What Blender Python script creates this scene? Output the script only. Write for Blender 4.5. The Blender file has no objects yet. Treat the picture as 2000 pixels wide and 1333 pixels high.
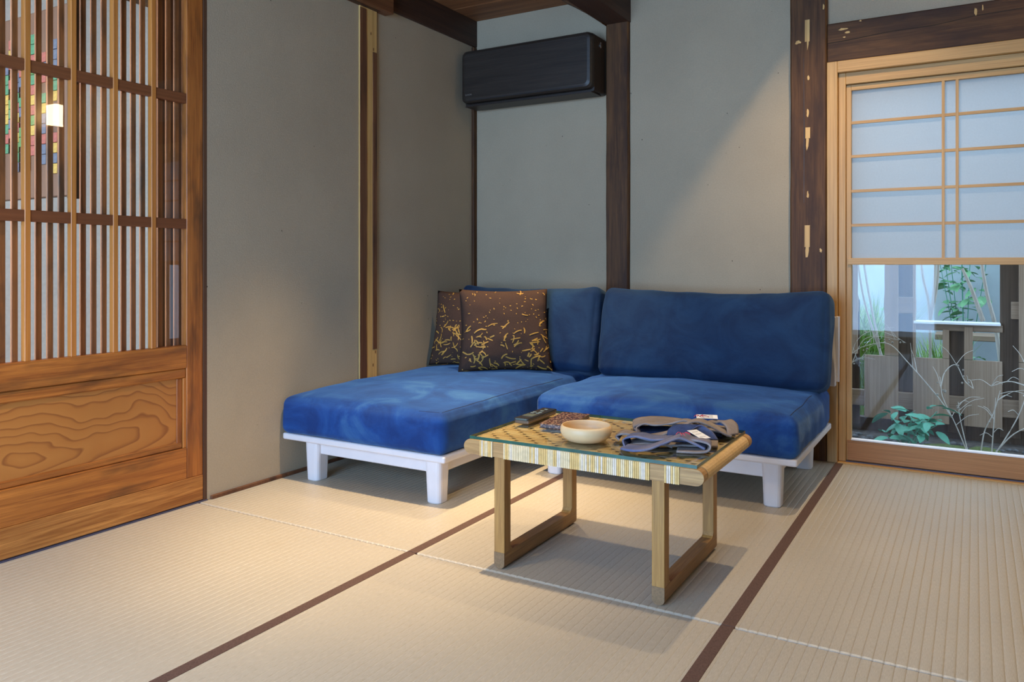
import bpy, bmesh, math, random
from mathutils import Vector, Matrix, noise

# ------------------------------------------------------------------ camera, world, lights
scene = bpy.context.scene
col = scene.collection
R = math.radians
random.seed(7)

cam_d = bpy.data.cameras.new('camera')
cam = bpy.data.objects.new('camera', cam_d)
col.objects.link(cam)
cam.location = (2.449, -3.733, 0.87)
cam.rotation_euler = (R(90), 0, R(30.54))
cam_d.sensor_width = 36.0
cam_d.lens = 36.0 * 1533.95 / 2000.0
cam_d.shift_y = (518.0 - 666.5) / 2000.0
cam_d.clip_start = 0.02
scene.camera = cam

scene.view_settings.view_transform = 'Standard'
scene.view_settings.look = 'None'
scene.view_settings.gamma = 1.0
scene.view_settings.use_curve_mapping = False
scene.view_settings.exposure = 0.22
scene.cycles.use_denoising = True
scene.cycles.max_bounces = 8
scene.cycles.transparent_max_bounces = 16
scene.cycles.caustics_reflective = False
scene.cycles.caustics_refractive = False

world = bpy.data.worlds.new('sky')
scene.world = world
world.use_nodes = True
bg = world.node_tree.nodes['Background']
bg.inputs[0].default_value = (0.50, 0.73, 1.0, 1)
bg.inputs[1].default_value = 2.5

WARM = (1.0, 0.76, 0.47)
COOL = (0.36, 0.60, 1.0)


def area(name, loc, rot, sx, sy, power, color):
    d = bpy.data.lights.new(name, 'AREA')
    d.shape = 'RECTANGLE'
    d.size = sx
    d.size_y = sy
    d.energy = power
    d.color = color
    o = bpy.data.objects.new(name, d)
    o.location = loc
    o.rotation_euler = rot
    col.objects.link(o)
    return o


def downlight(loc, power, cone, blend, radius=0.012):
    d = bpy.data.lights.new('downlight', 'SPOT')
    d.energy = power
    d.color = WARM
    d.spot_size = R(cone)
    d.spot_blend = blend
    d.shadow_soft_size = radius
    o = bpy.data.objects.new('downlight', d)
    o.location = loc
    col.objects.link(o)


# daylight entering by the window opening behind the camera and in the hallway
area('daylight_front_window', (1.15, -5.02, 1.05), (R(90), 0, 0), 1.9, 1.7, 150, COOL)
area('daylight_hallway_window', (-0.75, -4.6, 1.4), (R(90), 0, 0), 1.0, 1.8, 190, (0.75, 0.86, 1.0))
# warm downlights in the ceiling
downlight((0.69, -0.70, 2.245), 200, 56, 1.0)
downlight((0.69, -1.55, 2.245), 250, 56, 1.0)
downlight((0.69, -2.85, 2.245), 120, 78, 1.0)
downlight((1.985, -0.62, 2.245), 66, 128, 1.0)
downlight((1.985, -1.60, 2.245), 56, 80, 1.0)


# ------------------------------------------------------------------ materials
def new_mat(name):
    m = bpy.data.materials.new(name)
    m.use_nodes = True
    nt = m.node_tree
    b = nt.nodes['Principled BSDF']
    return m, nt, b


def nd(nt, t, **kw):
    n = nt.nodes.new(t)
    for k, v in kw.items():
        setattr(n, k, v)
    return n


def ramp(nt, src, stops):
    r = nd(nt, 'ShaderNodeValToRGB')
    els = r.color_ramp.elements
    while len(els) < len(stops):
        els.new(0.5)
    for e, (p, c) in zip(els, stops):
        e.position = p
        e.color = (c[0], c[1], c[2], 1)
    nt.links.new(src, r.inputs[0])
    return r.outputs[0]


def coords(nt, scale=(1, 1, 1), loc=(0, 0, 0), rot=(0, 0, 0)):
    tc = nd(nt, 'ShaderNodeTexCoord')
    mp = nd(nt, 'ShaderNodeMapping')
    mp.inputs['Scale'].default_value = scale
    mp.inputs['Location'].default_value = loc
    mp.inputs['Rotation'].default_value = rot
    nt.links.new(tc.outputs['Object'], mp.inputs[0])
    return mp.outputs[0]


def noise_n(nt, vec, scale, detail=4, rough=0.55, dist=0.0):
    n = nd(nt, 'ShaderNodeTexNoise')
    n.inputs['Scale'].default_value = scale
    n.inputs['Detail'].default_value = detail
    n.inputs['Roughness'].default_value = rough
    n.inputs['Distortion'].default_value = dist
    nt.links.new(vec, n.inputs['Vector'])
    return n.outputs['Fac']


def mix(nt, fac, a, b, mode='MIX'):
    n = nd(nt, 'ShaderNodeMix', data_type='RGBA', blend_type=mode)
    for sock, val in ((n.inputs[0], fac), (n.inputs[6], a), (n.inputs[7], b)):
        if isinstance(val, (int, float)):
            sock.default_value = val
        elif isinstance(val, tuple):
            sock.default_value = (val[0], val[1], val[2], 1)
        else:
            nt.links.new(val, sock)
    return n.outputs[2]


def bump(nt, b, h, strength, dist=0.01):
    n = nd(nt, 'ShaderNodeBump')
    n.inputs['Strength'].default_value = strength
    n.inputs['Distance'].default_value = dist
    nt.links.new(h, n.inputs['Height'])
    nt.links.new(n.outputs[0], b.inputs['Normal'])


def wood(name, light, dark, axis='z', rough=0.5, contrast=1.0, freq=38, stain=None, bumpy=0.25, spec=0.4):
    m, nt, b = new_mat(name)
    s = {'x': (0.05, 1, 1), 'y': (1, 0.05, 1), 'z': (1, 1, 0.05)}[axis]
    s2 = {'x': (0.012, 1, 1), 'y': (1, 0.012, 1), 'z': (1, 1, 0.012)}[axis]
    v = coords(nt, s)
    g = noise_n(nt, v, freq, 6, 0.65, 0.6)
    v2 = coords(nt, s2)
    f = noise_n(nt, v2, freq * 6, 3, 0.6)
    w = 0.22 / contrast
    c1 = ramp(nt, g, [(0.5 - w, dark), (0.5 + w, light)])
    c2 = ramp(nt, f, [(0.35, (0.72, 0.68, 0.64)), (0.62, (1, 1, 1))])
    c = mix(nt, 0.8, c1, c2, 'MULTIPLY')
    if stain:
        sv = coords(nt, {'x': (0.25, 1, 1), 'y': (1, 0.25, 1), 'z': (1, 1, 0.25)}[axis])
        sf = noise_n(nt, sv, 9, 4, 0.6)
        sm = ramp(nt, sf, [(0.50, (0, 0, 0)), (0.68, (1, 1, 1))])
        c = mix(nt, sm, c, stain)
    nt.links.new(c, b.inputs['Base Color'])
    b.inputs['Roughness'].default_value = rough
    b.inputs['Specular IOR Level'].default_value = spec
    bump(nt, b, f, bumpy, 0.002)
    return m


def plain(name, c, rough=0.5, var=0.12, scale=30, metallic=0.0, spec=0.5, bumpy=0.0):
    m, nt, b = new_mat(name)
    v = coords(nt)
    f = noise_n(nt, v, scale, 4)
    lo = tuple(max(0, x * (1 - var)) for x in c)
    hi = tuple(min(1, x * (1 + var)) for x in c)
    nt.links.new(ramp(nt, f, [(0.3, lo), (0.7, hi)]), b.inputs['Base Color'])
    b.inputs['Roughness'].default_value = rough
    b.inputs['Metallic'].default_value = metallic
    b.inputs['Specular IOR Level'].default_value = spec
    if bumpy:
        bump(nt, b, f, bumpy, 0.003)
    return m


def plaster(name, c):
    m, nt, b = new_mat(name)
    v = coords(nt)
    big = noise_n(nt, v, 1.6, 4, 0.6)
    fine = noise_n(nt, v, 190, 4, 0.7)
    vor = nd(nt, 'ShaderNodeTexVoronoi')
    vor.inputs['Scale'].default_value = 17
    nt.links.new(v, vor.inputs['Vector'])
    base = ramp(nt, big, [(0.3, tuple(x * 0.92 for x in c)), (0.7, tuple(x * 1.06 for x in c))])
    base = mix(nt, 1.0, base, ramp(nt, fine, [(0.25, (0.86, 0.86, 0.85)), (0.7, (1.04, 1.04, 1.04))]), 'MULTIPLY')
    speck = ramp(nt, vor.outputs['Distance'], [(0.035, (1, 1, 1)), (0.055, (0, 0, 0))])
    sel = ramp(nt, noise_n(nt, v, 23, 2), [(0.52, (0, 0, 0)), (0.56, (1, 1, 1))])
    speck = mix(nt, 1.0, speck, sel, 'MULTIPLY')
    base = mix(nt, speck, base, (0.06, 0.045, 0.03))
    nt.links.new(base, b.inputs['Base Color'])
    b.inputs['Roughness'].default_value = 0.92
    b.inputs['Specular IOR Level'].default_value = 0.15
    bump(nt, b, fine, 0.35, 0.003)
    return m


def suede(name, lo, hi, light, sheen=0.35):
    m, nt, b = new_mat(name)
    v = coords(nt, (1, 1, 1))
    a = noise_n(nt, v, 4.5, 5, 0.6, 1.2)
    f = noise_n(nt, v, 320, 2, 0.6)
    c = ramp(nt, a, [(0.36, lo), (0.52, hi), (0.68, light)])
    c = mix(nt, 0.6, c, ramp(nt, f, [(0.3, (0.85, 0.85, 0.88)), (0.7, (1.05, 1.05, 1.05))]), 'MULTIPLY')
    nt.links.new(c, b.inputs['Base Color'])
    b.inputs['Roughness'].default_value = 0.85
    b.inputs['Specular IOR Level'].default_value = 0.15
    b.inputs['Sheen Weight'].default_value = sheen
    b.inputs['Sheen Roughness'].default_value = 0.4
    b.inputs['Sheen Tint'].default_value = (0.35, 0.6, 1.0, 1)
    wr = noise_n(nt, coords(nt, (1, 1, 1.4)), 14, 3, 0.5, 0.8)
    bump(nt, b, wr, 0.12, 0.02)
    return m


def tatami():
    m, nt, b = new_mat('tatami_straw')
    v = coords(nt, (18, 1, 1))
    f = noise_n(nt, v, 60, 3, 0.6)
    big = noise_n(nt, coords(nt), 2.2, 3)
    c = ramp(nt, f, [(0.3, (0.37, 0.315, 0.235)), (0.7, (0.51, 0.45, 0.355))])
    c = mix(nt, 0.5, c, ramp(nt, big, [(0.3, (0.88, 0.88, 0.86)), (0.7, (1.05, 1.04, 1.0))]), 'MULTIPLY')
    nt.links.new(c, b.inputs['Base Color'])
    b.inputs['Roughness'].default_value = 0.42
    b.inputs['Specular IOR Level'].default_value = 0.6
    w = nd(nt, 'ShaderNodeTexNoise')
    w.inputs['Scale'].default_value = 260
    nt.links.new(coords(nt, (0.5, 2.2, 1)), w.inputs['Vector'])
    bump(nt, b, w.outputs['Fac'], 0.25, 0.002)
    return m


def pane_glass(name, tint=(1, 1, 1), ior=1.5):
    m = bpy.data.materials.new(name)
    m.use_nodes = True
    nt = m.node_tree
    nt.nodes.clear()
    out = nd(nt, 'ShaderNodeOutputMaterial')
    mx = nd(nt, 'ShaderNodeMixShader')
    tr = nd(nt, 'ShaderNodeBsdfTransparent')
    gl = nd(nt, 'ShaderNodeBsdfGlossy')
    fr = nd(nt, 'ShaderNodeFresnel')
    fr.inputs['IOR'].default_value = ior
    nf = noise_n(nt, coords(nt), 3.0, 2)
    tr_c = ramp(nt, nf, [(0.3, tint), (0.7, tuple(min(1, x * 1.02) for x in tint))])
    nt.links.new(tr_c, tr.inputs[0])
    gl.inputs['Roughness'].default_value = 0.0
    geo = nd(nt, 'ShaderNodeNewGeometry')
    inv = nd(nt, 'ShaderNodeMath', operation='SUBTRACT')
    inv.inputs[0].default_value = 1.0
    mul = nd(nt, 'ShaderNodeMath', operation='MULTIPLY')
    nt.links.new(geo.outputs['Backfacing'], inv.inputs[1])
    nt.links.new(fr.outputs[0], mul.inputs[0])
    nt.links.new(inv.outputs[0], mul.inputs[1])
    nt.links.new(mul.outputs[0], mx.inputs[0])
    nt.links.new(tr.outputs[0], mx.inputs[1])
    nt.links.new(gl.outputs[0], mx.inputs[2])
    nt.links.new(mx.outputs[0], out.inputs[0])
    return m


def paper():
    m = bpy.data.materials.new('shoji_paper')
    m.use_nodes = True
    nt = m.node_tree
    nt.nodes.clear()
    out = nd(nt, 'ShaderNodeOutputMaterial')
    mx = nd(nt, 'ShaderNodeMixShader')
    mx.inputs[0].default_value = 0.78
    df = nd(nt, 'ShaderNodeBsdfDiffuse')
    tl = nd(nt, 'ShaderNodeBsdfTranslucent')
    c = ramp(nt, noise_n(nt, coords(nt, (1, 1, 1)), 130, 5, 0.7), [(0.3, (0.68, 0.68, 0.67)), (0.7, (0.72, 0.72, 0.71))])
    nt.links.new(c, df.inputs[0])
    nt.links.new(c, tl.inputs[0])
    nt.links.new(df.outputs[0], mx.inputs[1])
    nt.links.new(tl.outputs[0], mx.inputs[2])
    nt.links.new(mx.outputs[0], out.inputs[0])
    return m


def leafy(name, c1, c2, trans=0.35):
    m, nt, b = new_mat(name)
    inf = nd(nt, 'ShaderNodeObjectInfo')
    f = noise_n(nt, coords(nt), 25, 3)
    c = mix(nt, inf.outputs['Random'], ramp(nt, f, [(0.3, c1), (0.7, c2)]), ramp(nt, f, [(0.3, c2), (0.7, c1)]))
    nt.links.new(c, b.inputs['Base Color'])
    b.inputs['Roughness'].default_value = 0.5
    b.inputs['Subsurface Weight'].default_value = 0.0
    return m


def emissive(name, c, strength):
    m, nt, b = new_mat(name)
    f = noise_n(nt, coords(nt), 40, 3)
    cc = ramp(nt, f, [(0.3, tuple(x * 0.95 for x in c)), (0.7, c)])
    nt.links.new(cc, b.inputs['Emission Color'])
    b.inputs['Emission Strength'].default_value = strength
    b.inputs['Base Color'].default_value = (0.9, 0.85, 0.75, 1)
    return m


def speckled(name):
    m, nt, b = new_mat(name)
    vor = nd(nt, 'ShaderNodeTexVoronoi')
    vor.inputs['Scale'].default_value = 260
    nt.links.new(coords(nt), vor.inputs['Vector'])
    sep = nd(nt, 'ShaderNodeSeparateColor')
    nt.links.new(vor.outputs['Color'], sep.inputs[0])
    c = ramp(nt, sep.outputs[0], [(0.0, (0.015, 0.006, 0.005)), (0.5, (0.05, 0.016, 0.012)), (0.72, (0.16, 0.055, 0.03)), (0.93, (0.42, 0.28, 0.18))])
    nt.links.new(c, b.inputs['Base Color'])
    b.inputs['Roughness'].default_value = 0.3
    return m


def denim(name, c, hi):
    m, nt, b = new_mat(name)
    f = noise_n(nt, coords(nt, (1, 1, 1), rot=(0, 0, 0.7)), 480, 2, 0.7)
    g = noise_n(nt, coords(nt), 16, 4, 0.6)
    cc = mix(nt, ramp(nt, g, [(0.38, (0, 0, 0)), (0.66, (1, 1, 1))]), c, hi)
    cc = mix(nt, 0.7, cc, ramp(nt, f, [(0.3, (0.7, 0.7, 0.72)), (0.7, (1.1, 1.1, 1.1))]), 'MULTIPLY')
    nt.links.new(cc, b.inputs['Base Color'])
    b.inputs['Roughness'].default_value = 0.95
    b.inputs['Specular IOR Level'].default_value = 0.1
    bump(nt, b, f, 0.3, 0.002)
    return m


M = {}
M['plaster'] = plaster('plaster', (0.415, 0.332, 0.226))
M['tatami'] = tatami()
M['heri'] = plain('heri_cloth', (0.105, 0.06, 0.045), 0.85, 0.25, 260, spec=0.2, bumpy=0.2)
M['dark_z'] = wood('dark_wood_z', (0.150, 0.066, 0.022), (0.050, 0.021, 0.009), 'z', 0.6, 1.1, 60, stain=(0.045, 0.02, 0.01), spec=0.25)
M['dark_x'] = wood('dark_wood_x', (0.150, 0.066, 0.022), (0.050, 0.021, 0.009), 'x', 0.6, 1.1, 60, stain=(0.045, 0.02, 0.01), spec=0.25)
M['dark_y'] = wood('dark_wood_y', (0.075, 0.032, 0.016), (0.036, 0.015, 0.009), 'y', 0.55, 0.9, 30)
M['ceil_x'] = wood('ceiling_wood', (0.36, 0.145, 0.05), (0.16, 0.06, 0.022), 'x', 0.6, 1.1, 22)
M['orange_y'] = wood('orange_wood_y', (0.22, 0.085, 0.03), (0.11, 0.04, 0.016), 'y', 0.5, 1.0, 30)
M['door_z'] = wood('door_wood_z', (0.52, 0.175, 0.034), (0.24, 0.066, 0.014), 'z', 0.40, 1.2, 44, stain=(0.075, 0.03, 0.012))
M['door_y'] = wood('door_wood_y', (0.56, 0.195, 0.036), (0.28, 0.080, 0.016), 'y', 0.38, 1.3, 50, stain=(0.12, 0.045, 0.014))
M['door_rail'] = wood('door_rail_wood', (0.23, 0.075, 0.024), (0.15, 0.045, 0.015), 'y', 0.5, 0.8, 26)
M['door_bar'] = wood('door_bar_wood', (0.42, 0.155, 0.045), (0.18, 0.064, 0.020), 'z', 0.5, 1.0, 60, stain=(0.07, 0.035, 0.018))
M['door_muntin'] = wood('door_muntin_wood', (0.64, 0.245, 0.048), (0.40, 0.130, 0.024), 'z', 0.4, 0.7, 30)
M['base_y'] = wood('base_wood_y', (0.60, 0.255, 0.062), (0.30, 0.098, 0.020), 'y', 0.45, 1.5, 60)
M['pale_z'] = wood('pale_wood_z', (0.60, 0.36, 0.135), (0.48, 0.26, 0.085), 'z', 0.5, 0.7, 40, bumpy=0.12)
M['pale_x'] = wood('pale_wood_x', (0.60, 0.36, 0.135), (0.48, 0.26, 0.085), 'x', 0.5, 0.7, 40, bumpy=0.12)
M['sill_x'] = wood('sill_wood_x', (0.50, 0.23, 0.075), (0.38, 0.16, 0.05), 'x', 0.45, 0.7, 34, bumpy=0.12)
M['post_pale'] = wood('post_pale', (0.74, 0.47, 0.17), (0.54, 0.29, 0.085), 'z', 0.55, 0.8, 30)
M['bark'] = wood('bark_edge', (0.22, 0.09, 0.035), (0.10, 0.036, 0.016), 'z', 0.6, 1.0, 30, stain=(0.05, 0.02, 0.01))
M['ac_front'] = wood('ac_dark_wood', (0.040, 0.029, 0.021), (0.019, 0.0135, 0.010), 'x', 0.42, 1.0, 50)
M['ac_body'] = plain('ac_body', (0.026, 0.017, 0.012), 0.45, 0.1)
M['ac_gloss'] = plain('ac_gloss', (0.05, 0.05, 0.06), 0.2, 0.1, metallic=0.3)
M['silver'] = plain('silver', (0.45, 0.44, 0.42), 0.3, 0.1, metallic=0.8)
M['white_frame'] = plain('white_frame', (0.66, 0.63, 0.62), 0.42, 0.03, 12)
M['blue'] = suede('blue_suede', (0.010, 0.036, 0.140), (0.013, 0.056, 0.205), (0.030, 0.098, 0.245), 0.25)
M['blue_shaded'] = suede('blue_suede_shaded', (0.009, 0.023, 0.058), (0.012, 0.033, 0.076), (0.016, 0.044, 0.094), 0.15)  # same suede, darkened and greyed: light on the backs put into the colour
M['seam'] = plain('seam_thread', (0.008, 0.018, 0.06), 0.9)
M['pillow'] = plain('pillow_cloth', (0.062, 0.036, 0.026), 0.95, 0.15, 300, spec=0.1, bumpy=0.2)
M['gold'] = plain('gold_print', (0.46, 0.24, 0.035), 0.7, 0.15, 60)
M['oak_z'] = wood('oak_z', (0.48, 0.255, 0.070), (0.29, 0.140, 0.036), 'z', 0.5, 1.1, 90)
M['oak_y'] = wood('oak_y', (0.40, 0.215, 0.07), (0.24, 0.115, 0.036), 'y', 0.5, 1.1, 90)
M['oak_x'] = wood('oak_x', (0.54, 0.315, 0.115), (0.34, 0.18, 0.06), 'x', 0.5, 1.2, 110)
M['oak_end'] = plain('oak_end_grain', (0.20, 0.115, 0.05), 0.6, 0.2, 200)
M['cane_a'] = plain('cane_cream', (0.78, 0.59, 0.33), 0.5, 0.12, 80)
M['cane_b'] = plain('cane_yellow', (0.72, 0.46, 0.16), 0.5, 0.12, 80)
M['cane_c'] = plain('cane_pale', (0.76, 0.62, 0.46), 0.5, 0.12, 80)
M['weave_x'] = wood('weave_x', (0.72, 0.50, 0.24), (0.56, 0.36, 0.15), 'x', 0.55, 0.8, 60)
M['weave_x2'] = wood('weave_x2', (0.66, 0.43, 0.19), (0.50, 0.30, 0.12), 'x', 0.55, 0.8, 60)
M['weave_x3'] = wood('weave_x3', (0.76, 0.55, 0.28), (0.60, 0.41, 0.19), 'x', 0.55, 0.8, 60)
M['weave_y'] = wood('weave_y', (0.56, 0.36, 0.15), (0.40, 0.24, 0.09), 'y', 0.55, 0.8, 60)  # cross strips toned darker, painting shade into the weave gaps
M['table_glass'] = pane_glass('table_glass', (0.95, 0.98, 0.96), 1.45)
M['glass_edge'] = plain('glass_edge_green', (0.003, 0.075, 0.052), 0.12, 0.35, 20, spec=0.8)
M['pane'] = pane_glass('window_glass', (0.97, 0.98, 0.98), 1.40)
M['pane_door'] = pane_glass('door_glass', (0.97, 0.97, 0.96), 1.58)
M['paper'] = paper()
M['bowl'] = plain('bowl_maple', (0.66, 0.46, 0.24), 0.5, 0.06, 14)
M['remote'] = plain('remote_black', (0.018, 0.017, 0.018), 0.22, 0.1)
M['remote_side'] = plain('remote_side_brown', (0.13, 0.085, 0.05), 0.35, 0.1)
M['screen'] = plain('remote_screen', (0.10, 0.13, 0.12), 0.12, 0.1)
M['button'] = plain('remote_button', (0.16, 0.22, 0.23), 0.3, 0.1)
M['speckle'] = speckled('brown_speckle')
M['denim_out'] = denim('denim_worn', (0.22, 0.185, 0.17), (0.30, 0.26, 0.24))
M['denim_blue'] = denim('denim_blue', (0.12, 0.14, 0.25), (0.23, 0.22, 0.27))
M['denim_in'] = denim('denim_navy', (0.025, 0.035, 0.085), (0.05, 0.07, 0.14))
M['tag'] = plain('white_tag', (0.80, 0.79, 0.76), 0.7, 0.04)
M['red'] = plain('red_thread', (0.55, 0.06, 0.09), 0.8)
M['tag_print'] = plain('tag_print', (0.25, 0.25, 0.28), 0.8)
M['hall'] = plain('hallway_plaster', (0.62, 0.64, 0.64), 0.9, 0.06, 60, spec=0.1)
M['hall_wood'] = wood('hall_wood', (0.13, 0.06, 0.03), (0.07, 0.03, 0.016), 'z', 0.5, 0.8, 20)
M['panel'] = wood('mosaic_board', (0.115, 0.060, 0.034), (0.065, 0.032, 0.018), 'z', 0.6, 0.8, 22)
for nm, c in (('tile_yellow', (0.260, 0.176, 0.029)), ('tile_red', (0.189, 0.046, 0.036)), ('tile_green', (0.042, 0.118, 0.032)), ('tile_blue', (0.046, 0.063, 0.101)), ('tile_mint', (0.025, 0.118, 0.059))):
    M[nm] = plain(nm, c, 0.45, 0.3, 120)
M['shade'] = emissive('lamp_shade_glow', (1.0, 0.78, 0.42), 40.0)
M['brass'] = plain('lamp_metal', (0.25, 0.20, 0.14), 0.4, 0.1, metallic=0.7)
M['fence'] = wood('fence_board_wood', (0.48, 0.33, 0.225), (0.29, 0.19, 0.125), 'z', 0.75, 0.9, 24)
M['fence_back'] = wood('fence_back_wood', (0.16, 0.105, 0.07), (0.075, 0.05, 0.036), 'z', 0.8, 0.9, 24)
M['fence_rail'] = wood('fence_rail_wood', (0.42, 0.29, 0.195), (0.25, 0.165, 0.11), 'x', 0.75, 0.9, 24)
M['soil'] = plain('garden_soil', (0.085, 0.066, 0.055), 0.95, 0.45, 34, bumpy=0.6)
M['stone'] = plain('pebble_stone', (0.12, 0.115, 0.115), 0.8, 0.4, 40)
M['moss'] = plain('moss', (0.12, 0.15, 0.04), 0.95, 0.4, 60, bumpy=0.6)
M['reflection_backdrop'] = plain('reflection_backdrop_plaster', (0.66, 0.72, 0.76), 0.9, 0.08, 6)  # tone of a bright window reflection, for the added wall
M['white_plank'] = plain('white_plank', (0.86, 0.84, 0.83), 0.6, 0.05)
M['grass'] = leafy('grass_blades', (0.20, 0.38, 0.06), (0.36, 0.52, 0.13))
M['leaf'] = leafy('teal_leaf', (0.05, 0.30, 0.19), (0.13, 0.42, 0.26))
M['leaf2'] = leafy('bush_leaf', (0.10, 0.36, 0.20), (0.32, 0.52, 0.22))
M['twig'] = wood('twig', (0.80, 0.72, 0.62), (0.55, 0.47, 0.39), 'z', 0.8, 0.8, 60)
M['bud'] = plain('dry_bud', (0.30, 0.25, 0.2), 0.8, 0.4, 200)
M['reed'] = plain('reed', (0.55, 0.52, 0.40), 0.85, 0.4, 90)
M['track'] = plain('track_metal', (0.06, 0.06, 0.10), 0.4, 0.1)

# ------------------------------------------------------------------ mesh helpers
ORG = {}


def obj(name, bm, mat, parent=None, smooth=False, org=None):
    me = bpy.data.meshes.new(name)
    O = org if org is not None else (ORG.get(parent, Vector()) if parent else Vector())
    bmesh.ops.recalc_face_normals(bm, faces=bm.faces[:])
    if O.length:
        bmesh.ops.translate(bm, verts=bm.verts[:], vec=-O)
    bm.to_mesh(me)
    bm.free()
    mats = mat if isinstance(mat, (list, tuple)) else [mat]
    for k in mats:
        me.materials.append(M[k])
    if smooth:
        for p in me.polygons:
            p.use_smooth = True
    o = bpy.data.objects.new(name, me)
    col.objects.link(o)
    if parent:
        o.parent = parent
        ORG[o] = ORG.get(parent, Vector())
    else:
        o.location = O
        ORG[o] = O
    return o


def thing(name, label, cat, loc, group=None):
    o = bpy.data.objects.new(name, None)
    o.empty_display_size = 0.05
    col.objects.link(o)
    o.location = loc
    ORG[o] = Vector(loc)
    tag(o, label, cat, group)
    return o


def tag(o, label, cat, group=None):
    o['label'] = label
    o['category'] = cat
    if group:
        o['group'] = group
    return o


def struct(o):
    o['kind'] = 'structure'
    return o


def inst(src, loc, parent, rot=None, scale=None, mesh=None):
    c = src.copy()
    if mesh:
        c.data = mesh
    col.objects.link(c)
    c.parent = parent
    c.location = Vector(loc) - ORG.get(parent, Vector())
    if rot is not None:
        c.rotation_euler = rot
    if scale is not None:
        c.scale = scale
    return c


def box(bm, x0, x1, y0, y1, z0, z1, bev=0.0, seg=1):
    r = bmesh.ops.create_cube(bm, size=1.0)
    vs = r['verts']
    for v in vs:
        v.co = Vector((x0 + (v.co.x + .5) * (x1 - x0), y0 + (v.co.y + .5) * (y1 - y0), z0 + (v.co.z + .5) * (z1 - z0)))
    if bev > 0:
        es = list({e for v in vs for e in v.link_edges})
        bmesh.ops.bevel(bm, geom=es, offset=bev, segments=seg, affect='EDGES', clamp_overlap=True, profile=0.5)
    return vs


def bx(name, x0, x1, y0, y1, z0, z1, mat, parent=None, bev=0.0, seg=1):
    bm = bmesh.new()
    box(bm, x0, x1, y0, y1, z0, z1, bev, seg)
    return obj(name, bm, mat, parent)


def prism(bm, pts, d, mi=0):
    """closed outline pts (3D, planar) extruded by vector d"""
    d = Vector(d)
    a = [bm.verts.new(p) for p in pts]
    b = [bm.verts.new(Vector(p) + d) for p in pts]
    n = len(pts)
    fs = [bm.faces.new(a), bm.faces.new(b[::-1])]
    for i in range(n):
        fs.append(bm.faces.new((a[i], b[i], b[(i + 1) % n], a[(i + 1) % n])))
    for f in fs:
        f.material_index = mi


def catmull(pts, n):
    pts = [Vector(p) for p in pts]
    P = [2 * pts[0] - pts[1]] + pts + [2 * pts[-1] - pts[-2]]
    out = []
    for i in range(1, len(P) - 2):
        for k in range(n):
            t = k / n
            p0, p1, p2, p3 = P[i - 1], P[i], P[i + 1], P[i + 2]
            out.append(0.5 * ((2 * p1) + (p2 - p0) * t + (2 * p0 - 5 * p1 + 4 * p2 - p3) * t * t + (3 * p1 - p0 - 3 * p2 + p3) * t ** 3))
    out.append(pts[-1])
    return out


def tube(bm, pts, r0, r1=None, seg=6, mi=0):
    r1 = r0 if r1 is None else r1
    pts = [Vector(p) for p in pts]
    rings = []
    n = len(pts)
    for i, p in enumerate(pts):
        d = (pts[min(i + 1, n - 1)] - pts[max(i - 1, 0)])
        d = d.normalized() if d.length > 1e-9 else Vector((0, 0, 1))
        up = Vector((0, 0, 1)) if abs(d.z) < 0.9 else Vector((1, 0, 0))
        a = d.cross(up).normalized()
        b = d.cross(a)
        r = r0 + (r1 - r0) * i / max(1, n - 1)
        rings.append([bm.verts.new(p + r * (math.cos(2 * math.pi * k / seg) * a + math.sin(2 * math.pi * k / seg) * b)) for k in range(seg)])
    for i in range(n - 1):
        for k in range(seg):
            f = bm.faces.new((rings[i][k], rings[i][(k + 1) % seg], rings[i + 1][(k + 1) % seg], rings[i + 1][k]))
            f.material_index = mi
    for rr in (rings[0][::-1], rings[-1]):
        f = bm.faces.new(rr)
        f.material_index = mi


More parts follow.
